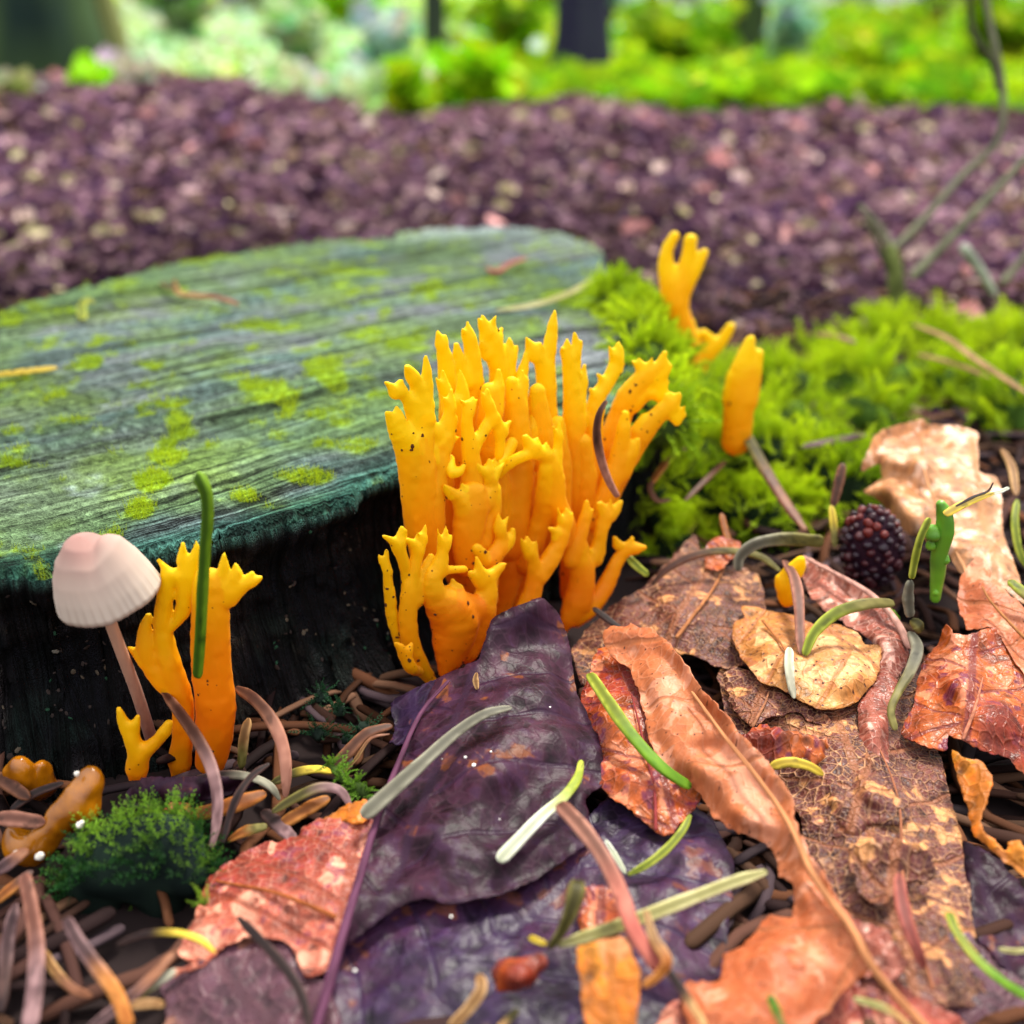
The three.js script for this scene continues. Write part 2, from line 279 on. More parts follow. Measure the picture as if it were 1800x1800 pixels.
{
  const r = rng(11), edge = outline(RIM.map(([x, y]) => [x, y, 0]), 6, 0.4).map(([x, y]) => [x + 1.8 * noise(x * 0.7, y * 0.7, 5) + 4 * noise(x * 0.05, y * 0.05, 1) + 2.4 * noise(x * 0.2, y * 0.2, 2), y + 1.4 * noise(x * 0.6, y * 0.6, 8) + 3 * noise(x * 0.06, y * 0.06, 7) + 2.0 * noise(x * 0.22, y * 0.22, 4)]);
  const { pts, tris } = fill(edge, 4.4, r), pos = [], col = [], n = edge.length, uv = [];
  const base = H(300, 700, TOP);
  const edgeDist = (x, y) => { let d = 1e9; for (let i = 0; i < n; i += 3) d = Math.min(d, Math.hypot((edge[i][0] - x), (edge[i][1] - y) * 1.6)); return d; };
  pts.forEach(([x, y], i) => {
    const p = H(x, y, TOP), e = i < n ? 0 : edgeDist(x, y), front = smooth(700, 900, y + Math.abs(x - 300) * 0.05);
    const h = topHeight(p) - 0.12 * (1 - smooth(0, 14, e)); p.y = h; pos.push(p.x, p.y, p.z); uv.push((p.x * GD.x + p.z * GD.z) / 6, (-p.x * GD.z + p.z * GD.x) / 6);
    const gx = p.x * GD.x + p.z * GD.z, gy = -p.x * GD.z + p.z * GD.x, f1 = fbm(gx * 0.22, gy * 0.8, 21, 4), f2 = fbm(p.x * 0.5, p.z * 0.5, 31, 4), f3 = -grainAt(gx, gy);
    let c = mixc([0.085, 0.14, 0.122], [0.15, 0.165, 0.18], smooth(-0.15, 0.4, f1));            // weathered grey wood
    c = mixc(c, [0.085, 0.145, 0.045], smooth(-0.18, 0.28, f2) * 0.75); c = mixc(c, [0.14, 0.22, 0.035], smooth(0.0, 0.5, fbm(p.x * 0.7, p.z * 0.7, 71, 5) + 0.25 * f3) * 0.6);                           // green algae film
    c = mixc(c, [0.05, 0.06, 0.06], smooth(0.02, 0.4, f3) * 0.6);                              // dark grain lines
    c = mixc(c, [0.02, 0.10, 0.075], front * smooth(80, 8, e) * 0.85);                         // blue-green crust along the near rim
    c = mixc(c, [0.25, 0.32, 0.29], smooth(0.15, 0.5, fbm(p.x * 2.2, p.z * 2.2, 51, 3)) * (0.05 + 0.8 * front * smooth(420, 100, x)));
    c = mixc(c, [0.28, 0.34, 0.34], smooth(640, 760, x) * smooth(440, 400, y) * 0.7);         // pale far rim
    const m = smooth(0.12, 0.45, mossAmount(x, y) * 1.15 + 0.75 * fbm(p.x * 2.2, p.z * 2.2, 61, 4)); if (mossAmount(x, y) > -0.1) c = mixc(c, [0.17, 0.27, 0.02], m);
    if (m > 0.3 + 0.35 * r() && mossAmount(x, y) > -0.04 && i >= n) mossSpots.push(p.clone());
    col.push(...c);
  });
  const grain = (() => { const N = 1024, d = new Uint8Array(N * N * 4); for (let y = 0; y < N; y++) for (let x = 0; x < N; x++) { const u = x / N * 6, v = y / N * 6, w = v + 0.16 * fbm(u * 0.5, v * 0.4, 4, 2), f = 0.45 + 0.75 * clamp(0.5 + fbm(u * 0.35, v * 0.8, 12, 3)), line = 0.3 * noise(u * 0.2, w * 8.5, 1) + 0.55 * noise(u * 0.3, w * 17, 5) + 0.4 * noise(u * 0.6, w * 33, 6), s = Math.min(1, Math.max(0.08, 0.62 + 0.62 * f * (line > 0 ? line * 0.7 : line * 1.0) + 0.26 * fbm(u * 9, v * 9, 3, 4) + 0.13 * noise(u * 60, v * 60, 2))), k = (y * N + x) * 4, b = Math.round(255 * s); d[k] = d[k + 1] = d[k + 2] = b; d[k + 3] = 255; } return d; })();
  const woodMap = wrapTex(grain, 1024, true, THREE.MirroredRepeatWrapping), woodBump = wrapTex(grain, 1024, false, THREE.MirroredRepeatWrapping);
  const bright = col.map((c) => Math.min(1, c * 2.0));
  const up = tris.map(([a, b, c]) => { const s = (pos[b * 3] - pos[a * 3]) * (pos[c * 3 + 2] - pos[a * 3 + 2]) - (pos[c * 3] - pos[a * 3]) * (pos[b * 3 + 2] - pos[a * 3 + 2]); return s > 0 ? [a, c, b] : [a, b, c]; });
  mesh('cut_face', buffer(pos, up.flat(), bright, uv), std({ vertexColors: true, map: woodMap, bumpMap: woodBump, bumpScale: 0.0014, roughness: 0.85 }), stump);
  // the side: rounds over the rim, hangs back a little under it and flares out to the roots
  const sp = [], sc = [], si = [], su = [], rows = 54; let cx = 0, cz = 0; for (let i = 0; i < n; i++) { cx += pos[i * 3] / n; cz += pos[i * 3 + 2] / n; }
  for (let j = 0; j <= rows; j++) for (let i = 0; i < n; i++) {
    const a = (i + n - 4) % n, b = (i + 4) % n, tx = pos[b * 3] - pos[a * 3], tz = pos[b * 3 + 2] - pos[a * 3 + 2], l = Math.hypot(tx, tz) || 1; let ox = tz / l, oz = -tx / l;
    const x0 = pos[i * 3], z0 = pos[i * 3 + 2]; if (ox * (x0 - cx) + oz * (z0 - cz) < 0) { ox = -ox; oz = -oz; }
    const t = j / rows, y = lerp(pos[i * 3 + 1], -0.6, Math.pow(t, 1.05)), near = smooth(-20, -12, z0);
    let o = j === 0 ? 0 : 0.05 * Math.sin(Math.min(1, t / 0.08) * Math.PI) - 0.30 * smooth(0.06, 0.22, t) * near + 0.9 * smooth(0.35, 1, t) * near * near;
    const q = Math.atan2(z0 - cz, x0 - cx) * 11;
    o += smooth(0.02, 0.14, t) * (0.3 * fbm(x0 * 0.5, y * 0.35, z0 * 0.5, 3) + 0.22 * fbm(x0 * 1.7, y * 1.5, z0 * 1.7, 4) + 0.07 * noise(x0 * 6, y * 6, z0 * 6));
    sp.push(x0 + ox * o, y, z0 + oz * o); su.push(y / 5, (i / n) * 16);
    const f = fbm(x0 * 0.9, y * 0.9, z0 * 0.9, 4), g = fbm(x0 * 3.5, y * 3.5, z0 * 3.5, 3);
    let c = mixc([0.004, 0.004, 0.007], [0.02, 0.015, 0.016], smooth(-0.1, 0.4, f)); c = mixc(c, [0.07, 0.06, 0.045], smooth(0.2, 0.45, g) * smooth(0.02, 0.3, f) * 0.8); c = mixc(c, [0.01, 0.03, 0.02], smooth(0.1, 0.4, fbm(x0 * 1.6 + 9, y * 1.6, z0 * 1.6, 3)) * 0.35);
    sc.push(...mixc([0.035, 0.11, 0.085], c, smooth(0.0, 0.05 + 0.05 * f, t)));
  }
  for (let j = 0; j < rows; j++) for (let i = 0; i < n; i++) { const a = j * n + i, b = j * n + ((i + 1) % n); si.push(a, a + n, b, b, a + n, b + n); }
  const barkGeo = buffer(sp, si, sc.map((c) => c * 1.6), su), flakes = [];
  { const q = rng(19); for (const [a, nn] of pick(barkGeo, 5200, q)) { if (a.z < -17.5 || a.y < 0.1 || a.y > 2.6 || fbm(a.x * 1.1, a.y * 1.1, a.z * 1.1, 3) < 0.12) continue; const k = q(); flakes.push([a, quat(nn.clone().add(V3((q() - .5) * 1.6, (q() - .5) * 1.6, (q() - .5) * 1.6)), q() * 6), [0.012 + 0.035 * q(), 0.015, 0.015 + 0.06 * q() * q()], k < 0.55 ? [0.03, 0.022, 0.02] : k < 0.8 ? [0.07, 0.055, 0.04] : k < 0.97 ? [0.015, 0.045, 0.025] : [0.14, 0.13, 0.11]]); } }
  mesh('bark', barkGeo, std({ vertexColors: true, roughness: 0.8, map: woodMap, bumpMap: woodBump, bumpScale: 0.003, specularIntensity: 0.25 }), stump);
  scatter('bark_flakes', new THREE.IcosahedronGeometry(1, 0), std({ roughness: 0.9 }), flakes, stump);
}
// ------------------------------------------------------------------ orange coral fungi
const M = {};
M.fungus = phys({ vertexColors: true, roughness: 0.5, transmission: 0.42, thickness: 0, specularIntensity: 0.3 });
M.dirt = std({ color: new THREE.Color(0.07, 0.025, 0.01), roughness: 0.9 });
const zoomed = (x0, y0, k) => ([X, Y]) => [x0 + X / k, y0 + Y / k];
function fungusColor(h0, h1) { return (x, y, z, r) => { const t = clamp(smooth(h0, h1, y) * 0.8 + smooth(0.2, 0.06, r) * 0.5 + 0.08 * noise(x * 3, y * 3, z * 3)); return mixc([0.88, 0.23, 0.0005], [0.97, 0.68, 0.0], t); }; }
function specks(parent, geos, n, seed, size = 1) { // grains of soil stuck to the flesh
  const r = rng(seed), parts = [];
  for (const g of geos) for (const [p, nn] of pick(g, Math.ceil(n / geos.length), r)) {
    if (nn.z < -0.2 || noise(p.x * 1.6, p.y * 1.6, p.z) < -0.15) continue; const s = (0.007 + 0.022 * r() ** 4) * size, b = new THREE.IcosahedronGeometry(1, 1).scale(s, s * (0.6 + r()), s * 0.5); b.applyQuaternion(new THREE.Quaternion().setFromUnitVectors(V3(0, 0, 1), nn)); b.translate(p.x + nn.x * s * 0.2, p.y + nn.y * s * 0.2, p.z + nn.z * s * 0.2); b.deleteAttribute('uv'); parts.push(b);
  }
  tag(mesh('soil_grains', mergeGeometries(parts), M.dirt, parent), null, null, null, 'stuff');
}
// branches: [offset in depth, chains of [x, y, radius, depth]] in an enlarged view of the photograph
function coral(label, base, view, k, plane, branches, opt = {}) {
  const o = thing('coral_fungus', base, label, 'coral fungus', opt.group), geos = [];
  const joint = (dz) => ([X, Y, r, d = 0]) => { const [px, py] = view([X, Y]), p = V(px, py, plane(px) + dz + d); return [p, Math.max(0.012, (r / k) * cmPerPx(p))]; };
  const fork = rng((opt.seed ?? 3) * 7 + 1);
  for (const [dz, ...given] of branches) {
    const chains = given.slice();
    if (opt.forks) for (const c of given) if (c[0][2] < 10.5 && c.length > 2) for (const sgn of [-1, 1]) if (fork() < opt.forks) { // small side tips below each tip
      const [X, Y, r, d = 0] = c[1], l = 26 + 26 * fork(); chains.push([[X + sgn * l * (0.7 + 0.4 * fork()), Y - l * (0.6 + 0.8 * fork()), 4.5, d - 0.06 * fork()], [X + sgn * l * 0.5, Y - l * 0.1, r * 0.62, d], [X, Y + l * 0.6, r * 0.8, d]]);
    }
    const g = skin(chains.map((c) => c.map(joint(dz))), { cell: opt.cell ?? 0.028, k: opt.k ?? 0.07, rough: 0.009, freq: 11, flat: opt.flat ?? 1.15, color: fungusColor(...(opt.h ?? [0.8, 4.6])) });
    geos.push(g.clone()); mesh('branch', g, M.fungus, o);
  }
  if (opt.specks) specks(o, geos, opt.specks, opt.seed ?? 3, opt.speckSize);
  return o;
}
const Z1 = zoomed(620, 520, 2.5), clusterPlane = (px) => 13.35 + clamp(px - 760, -80, 330) * 0.0046;
const BIG = [
  // the back row
  [0.75, [[372, 158, 9], [385, 200, 24], [402, 260, 34], [420, 400, 44], [440, 640, 60], [470, 900, 80], [520, 1150, 70], [600, 1400, 50]], [[505, 118, 9], [515, 180, 28], [525, 260, 38], [535, 400, 46], [540, 640, 60], [540, 900, 70]], [[455, 215, 14], [465, 280, 30], [490, 380, 40]]],
  [0.85, [[572, 90, 9], [585, 140, 26], [615, 200, 38], [640, 300, 42], [650, 480, 55], [650, 760, 70], [650, 1050, 80], [660, 1380, 50]], [[658, 140, 8], [640, 165, 18], [622, 205, 30]], [[688, 192, 10], [690, 250, 28], [680, 340, 38], [670, 480, 46]], [[565, 185, 10], [590, 240, 26], [640, 320, 34]]],
  [0.7, [[888, 70, 9], [880, 130, 24], [868, 200, 30], [856, 300, 34], [852, 450, 44], [850, 700, 60], [800, 1000, 70], [740, 1370, 45]], [[775, 195, 9], [800, 240, 28], [835, 310, 36], [850, 400, 40]], [[760, 265, 12], [752, 320, 24], [735, 400, 34], [740, 560, 50], [760, 800, 60]]],
  // the left trunk with its row of blunt fingers
  [0.15, [[330, 1180, 70], [310, 1020, 84], [295, 880, 84], [280, 760, 84], [245, 650, 70], [190, 585, 40], [150, 515, 11]], [[192, 487, 9], [205, 540, 28], [235, 640, 44]], [[263, 435, 9], [268, 500, 28], [275, 620, 44]], [[143, 380, 8], [180, 408, 25], [240, 450, 30], [295, 520, 38], [300, 640, 46], [290, 780, 60]], [[205, 378, 10], [215, 410, 22]], [[240, 308, 9], [262, 345, 28], [295, 430, 34], [315, 560, 44], [300, 740, 60]], [[320, 265, 9], [325, 330, 24], [325, 420, 30], [322, 540, 40]], [[290, 512, 8], [285, 560, 22], [280, 640, 36]]],
  [0.1, [[432, 415, 9], [430, 470, 24], [420, 540, 30], [400, 640, 40], [370, 760, 55], [340, 900, 70], [340, 1100, 70]], [[340, 545, 9], [360, 580, 24], [385, 630, 34]], [[462, 622, 8], [430, 635, 22], [395, 660, 32]], [[440, 540, 9], [425, 580, 20], [410, 620, 28]], [[310, 640, 10], [330, 660, 28], [350, 720, 40]], [[402, 625, 8], [385, 640, 20], [365, 680, 30]]],
  // the tall fork in the middle
  [0.0, [[527, 448, 8], [515, 480, 20], [502, 530, 26], [505, 600, 30], [515, 680, 38], [525, 780, 46], [520, 900, 60]], [[590, 415, 9], [598, 470, 24], [612, 530, 28], [640, 580, 30], [648, 640, 26], [645, 700, 22]], [[695, 550, 8], [670, 575, 18], [645, 595, 24]], [[505, 470, 8], [500, 500, 18]], [[610, 545, 26], [570, 600, 28], [530, 660, 34]], [[700, 650, 30, .3], [660, 720, 30, .2], [600, 760, 30]]],
  [0.45, [[800, 500, 16], [790, 580, 36], [770, 680, 44], [740, 800, 50], [720, 1000, 60], [690, 1200, 66], [650, 1380, 46]], [[700, 470, 16], [705, 560, 36], [700, 700, 46], [690, 850, 56]], [[700, 830, 8], [715, 860, 26], [745, 940, 50], [735, 1060, 60]], [[812, 768, 8], [795, 830, 28], [765, 920, 50]]],
  // the front sheet below the fork
  [-0.1, [[505, 1190, 50], [500, 1110, 62], [510, 1010, 74], [525, 930, 74], [530, 870, 60]], [[405, 840, 8], [430, 860, 22], [465, 890, 34], [500, 940, 56]], [[490, 745, 9], [470, 770, 22], [440, 780, 24], [420, 720, 30, .2]], [[543, 738, 8], [560, 765, 20], [590, 790, 26], [605, 840, 32], [580, 900, 50]], [[660, 738, 8], [635, 765, 22], [612, 800, 28]], [[600, 720, 9], [598, 760, 20]], [[625, 850, 28], [610, 950, 44], [560, 1080, 56]], [[480, 830, 10], [500, 870, 30]]],
  // the crown right of the middle
  [-0.05, [[765, 620, 10], [785, 655, 26], [815, 690, 28], [860, 720, 34], [890, 800, 42], [895, 900, 44], [925, 980, 46], [945, 1080, 50]], [[800, 648, 9], [815, 680, 22]], [[850, 652, 10], [850, 690, 28]], [[908, 558, 8], [905, 610, 18], [900, 680, 24], [885, 760, 36]], [[640, 790, 20, .2], [690, 735, 26, .1], [750, 705, 26], [800, 690, 24]], [[845, 760, 30], [840, 880, 40, .1], [830, 980, 46, .2], [760, 1180, 50, .3]]],
  // the right trunks
  [0.55, [[940, 192, 9], [945, 250, 26], [955, 330, 34], [965, 450, 42], [970, 620, 54], [975, 780, 62], [980, 900, 66], [970, 1050, 60], [960, 1300, 50]], [[975, 162, 9], [980, 230, 22], [978, 320, 26]], [[1018, 305, 10], [1012, 360, 20], [1000, 440, 30], [985, 560, 40]]],
  [0.6, [[1168, 208, 9], [1160, 260, 26], [1150, 320, 34], [1120, 380, 32], [1085, 430, 36], [1062, 520, 44], [1052, 660, 52], [1050, 800, 60], [1040, 940, 60], [1010, 1080, 50], [990, 1250, 40]], [[1190, 300, 9], [1170, 320, 20]], [[1078, 345, 9], [1100, 375, 22]], [[1042, 410, 9], [1065, 440, 22]], [[1020, 530, 10], [1040, 580, 26]]],
  [0.75, [[1367, 248, 8], [1350, 300, 24], [1310, 335, 36], [1265, 375, 46], [1215, 440, 54], [1175, 530, 54], [1140, 660, 58], [1110, 800, 60], [1080, 940, 50]], [[1258, 278, 8], [1275, 315, 22], [1290, 350, 30]], [[1388, 308, 8], [1360, 340, 22], [1320, 365, 30]], [[1384, 378, 8], [1350, 385, 22], [1300, 395, 30]], [[1388, 425, 8], [1350, 430, 20], [1290, 430, 34], [1230, 470, 46]]],
  [0.55, [[1435, 438, 10], [1405, 465, 28], [1365, 500, 38], [1315, 555, 44], [1265, 620, 50], [1210, 700, 54], [1160, 790, 56], [1110, 900, 54], [1080, 1020, 44]], [[1460, 525, 9], [1425, 522, 22], [1385, 505, 28]], [[1398, 428, 9], [1395, 455, 20]], [[1288, 545, 30], [1260, 590, 40]]],
  [0.3, [[1195, 518, 18], [1190, 580, 34], [1175, 680, 42], [1140, 800, 50], [1100, 900, 46], [1060, 1000, 40]], [[1250, 635, 18], [1225, 690, 36], [1180, 780, 46]]],
  // the dense fused body behind
  [0.45, [[330, 560, 40], [360, 700, 66], [380, 900, 80], [450, 1150, 80], [560, 1380, 60]], [[450, 470, 36], [470, 640, 60], [500, 850, 80], [560, 1100, 80]], [[600, 420, 40], [600, 600, 64], [610, 850, 80], [620, 1100, 80]], [[700, 380, 30], [720, 560, 60], [720, 820, 80], [690, 1100, 80]], [[810, 420, 36], [830, 640, 66], [840, 860, 76], [800, 1080, 70]], [[900, 560, 34], [905, 760, 60], [900, 980, 60]], [[1010, 640, 40], [1020, 800, 56], [1010, 960, 56]], [[395, 330, 9], [405, 400, 26], [420, 500, 34]], [[745, 330, 9], [740, 400, 26], [730, 500, 40]], [[640, 330, 10], [640, 400, 30], [625, 500, 40]], [[470, 330, 9], [480, 400, 28], [480, 500, 40]]],
  // low branches in front
  [-0.45, [[215, 1015, 8], [206, 1060, 20], [200, 1105, 27], [222, 1160, 27], [240, 1230, 30], [245, 1330, 34]], [[133, 1055, 9], [170, 1075, 20], [198, 1100, 24]], [[232, 1090, 8], [215, 1105, 18]]],
  [-0.35, [[148, 1118, 8], [150, 1180, 19], [160, 1290, 26], [172, 1400, 28], [190, 1490, 22], [215, 1560, 16]]],
  [-0.5, [[318, 1012, 8], [308, 1060, 22], [288, 1120, 28], [268, 1210, 30], [248, 1310, 38], [242, 1420, 42], [256, 1530, 42], [300, 1630, 40], [345, 1690, 26]], [[238, 1072, 12], [262, 1090, 22], [285, 1120, 24]], [[345, 1150, 20], [310, 1230, 34], [280, 1330, 42]]],
  [-0.75, [[187, 1528, 10], [212, 1550, 22], [232, 1590, 30], [256, 1635, 30], [290, 1650, 22, .2]], [[258, 1530, 10], [246, 1560, 22]]],
  [-0.6, [[405, 1655, 30], [425, 1590, 62], [440, 1510, 92], [450, 1430, 110], [420, 1370, 100], [365, 1320, 60], [350, 1240, 42], [375, 1190, 30]], [[410, 1015, 8], [405, 1075, 22], [392, 1140, 30], [380, 1210, 36]], [[495, 1560, 60], [540, 1470, 66], [565, 1390, 66], [585, 1320, 52], [595, 1250, 34], [560, 1215, 28], [543, 1150, 9]], [[657, 1178, 8], [630, 1205, 20], [600, 1235, 28]], [[395, 1205, 22], [440, 1205, 20], [490, 1200, 16]], [[430, 1310, 22], [470, 1350, 60], [520, 1380, 70]], [[440, 1250, 10], [450, 1290, 26], [440, 1340, 50]], [[520, 1220, 18], [560, 1260, 30]]],
  [-0.3, [[640, 960, 9], [642, 1010, 24], [652, 1065, 28], [640, 1110, 36], [610, 1160, 46], [590, 1240, 52], [590, 1330, 50]], [[698, 1028, 9], [682, 1070, 24], [658, 1110, 30]], [[548, 1110, 26], [575, 1160, 36]]],
  [-0.35, [[765, 1062, 9], [778, 1110, 26], [795, 1180, 30], [800, 1250, 38], [780, 1330, 46], [745, 1400, 44], [715, 1430, 30]], [[938, 935, 9], [935, 985, 26], [922, 1045, 34], [895, 1110, 40], [860, 1170, 44], [820, 1230, 42]], [[862, 1022, 9], [890, 1035, 20], [915, 1050, 26]], [[838, 1245, 12], [820, 1250, 22]]],
  [-0.15, [[935, 1470, 14], [950, 1420, 40], [985, 1350, 64], [1005, 1270, 62], [1000, 1190, 50], [990, 1120, 40], [985, 1080, 24]], [[1028, 905, 10], [1022, 960, 24], [1005, 1030, 34], [985, 1090, 40], [960, 1160, 40]], [[1090, 908, 9], [1108, 945, 24], [1095, 1010, 32], [1080, 1090, 32], [1060, 1150, 30]], [[1177, 905, 9], [1140, 945, 26], [1110, 985, 30]], [[1105, 1125, 9], [1070, 1140, 26], [1040, 1170, 32], [1020, 1220, 40]], [[1282, 1108, 12], [1245, 1110, 28], [1190, 1130, 30], [1155, 1180, 32], [1130, 1240, 36], [1090, 1310, 42], [1040, 1370, 48], [980, 1420, 40]], [[1150, 1062, 10], [1165, 1095, 24]], [[1228, 1065, 10], [1215, 1095, 22]]],
];
coral('large orange coral fungus clump leaning on the stump, its many forked tips pale yellow', V(800, 1190, 13.3), Z1, 2.5, clusterPlane, BIG, { specks: 1000, seed: 8, speckSize: 0.95, k: 0.075, flat: 1.45, forks: 0.55, cell: 0.0245 });
const Z2 = zoomed(0, 780, 2.5), leftPlane = () => 11.15;
coral('stout orange fungus stalk behind the upright green needle, flared and toothed at its top', V(375, 1360, 11.1), Z2, 2.5, leftPlane, [[0, [[905, 1475, 36], [925, 1400, 66], [940, 1290, 82], [948, 1160, 88], [930, 1000, 88], [925, 860, 86], [925, 740, 82], [930, 650, 68], [930, 600, 56]], [[985, 485, 9], [984, 540, 24], [975, 600, 34], [955, 660, 50]], [[1035, 530, 9], [1040, 575, 28], [1010, 640, 44]], [[1150, 588, 9], [1110, 605, 26], [1060, 625, 36], [1000, 680, 46]], [[1108, 562, 9], [1095, 595, 20]], [[870, 560, 12], [880, 600, 30], [890, 680, 50]]]], { h: [0.4, 4.8], specks: 50, seed: 12, group: 'orange fungi at the foot of the stump', k: 0.05 });
coral('slender forked orange fungus between the white mushroom and the stout orange stalk', V(305, 1365, 11.0), Z2, 2.5, leftPlane, [[0.05, [[790, 1470, 34], [790, 1400, 52], [800, 1300, 46], [805, 1180, 48], [790, 1090, 52], [755, 1000, 54], [730, 900, 48], [715, 800, 40], [722, 700, 38], [735, 620, 36], [738, 570, 30], [698, 512, 9]], [[803, 437, 9], [805, 495, 26], [812, 570, 36], [812, 650, 38], [808, 720, 36], [785, 770, 28], [755, 800, 26]], [[735, 580, 26], [780, 575, 30], [812, 600, 34]], [[862, 435, 9], [858, 500, 26], [845, 580, 30], [830, 650, 30]], [[655, 748, 9], [638, 800, 26], [642, 880, 42], [665, 970, 46], [720, 1050, 46], [780, 1100, 44]], [[568, 898, 9], [595, 915, 22], [630, 950, 34]]]], { h: [0.4, 4.8], specks: 22, seed: 14, group: 'orange fungi at the foot of the stump', k: 0.05 });
coral('tiny three-pronged orange fungus at the foot of the white mushroom stem', V(243, 1370, 10.9), Z2, 2.5, () => 10.85, [[0, [[605, 1480, 34], [602, 1430, 50], [605, 1380, 46], [590, 1320, 40], [565, 1270, 32], [542, 1220, 26], [522, 1168, 14]], [[606, 1198, 12], [594, 1235, 22], [585, 1290, 30]], [[742, 1228, 18], [725, 1262, 28], [690, 1305, 28], [645, 1340, 36], [615, 1370, 42]]]], { h: [0.0, 3.6], specks: 8, seed: 15, group: 'orange fungi at the foot of the stump', k: 0.05 });
const pxView = zoomed(0, 0, 1);
coral('three-pronged orange fungus standing behind the mossy shoulder of the stump', V(1210, 620, 21), pxView, 1, () => 21, [[0, [[1215, 650, 14], [1208, 600, 17], [1196, 560, 20], [1186, 530, 22], [1178, 495, 20], [1170, 462, 14], [1174, 435, 11], [1186, 414, 9]], [[1192, 530, 20], [1200, 490, 17], [1210, 450, 13], [1214, 422, 12]], [[1204, 505, 15], [1224, 470, 12], [1238, 444, 8]]]], { h: [1, 5], cell: 0.05, group: 'blurred orange fungi in the moss beyond the stump' });
coral('low stubby orange fungus with two short tips beside the mossy shoulder', V(1240, 640, 21.6), pxView, 1, () => 21.6, [[0, [[1228, 655, 14], [1222, 620, 14], [1216, 590, 12], [1214, 566, 8]], [[1228, 640, 16], [1240, 615, 14], [1250, 600, 11], [1236, 585, 8]], [[1245, 625, 12], [1268, 600, 11], [1284, 575, 9]]]], { h: [1, 3], cell: 0.05, group: 'blurred orange fungi in the moss beyond the stump' });
coral('blunt flat orange fungus sunk in the moss beside the brown fallen needle', V(1300, 740, 18.8), pxView, 1, () => 18.8, [[0, [[1294, 775, 26], [1300, 700, 27], [1306, 650, 22], [1314, 615, 14], [1320, 596, 8]], [[1310, 700, 24], [1325, 650, 15], [1334, 622, 9]], [[1284, 700, 14], [1290, 660, 12]]]], { h: [0, 4], cell: 0.04, group: 'blurred orange fungi in the moss beyond the stump', specks: 6, seed: 19, speckSize: 2 });
coral('small orange fungus tip poking out between brown leaves below the grey arched needle', V(1390, 1050, 14.1), pxView, 1, () => 14.1, [[0, [[1384, 1052, 16], [1380, 1025, 16], [1388, 1005, 13], [1408, 984, 8]], [[1378, 1030, 12], [1370, 1018, 8]], [[1404, 1006, 10], [1412, 994, 6]]]], { h: [0, 3], cell: 0.03 });

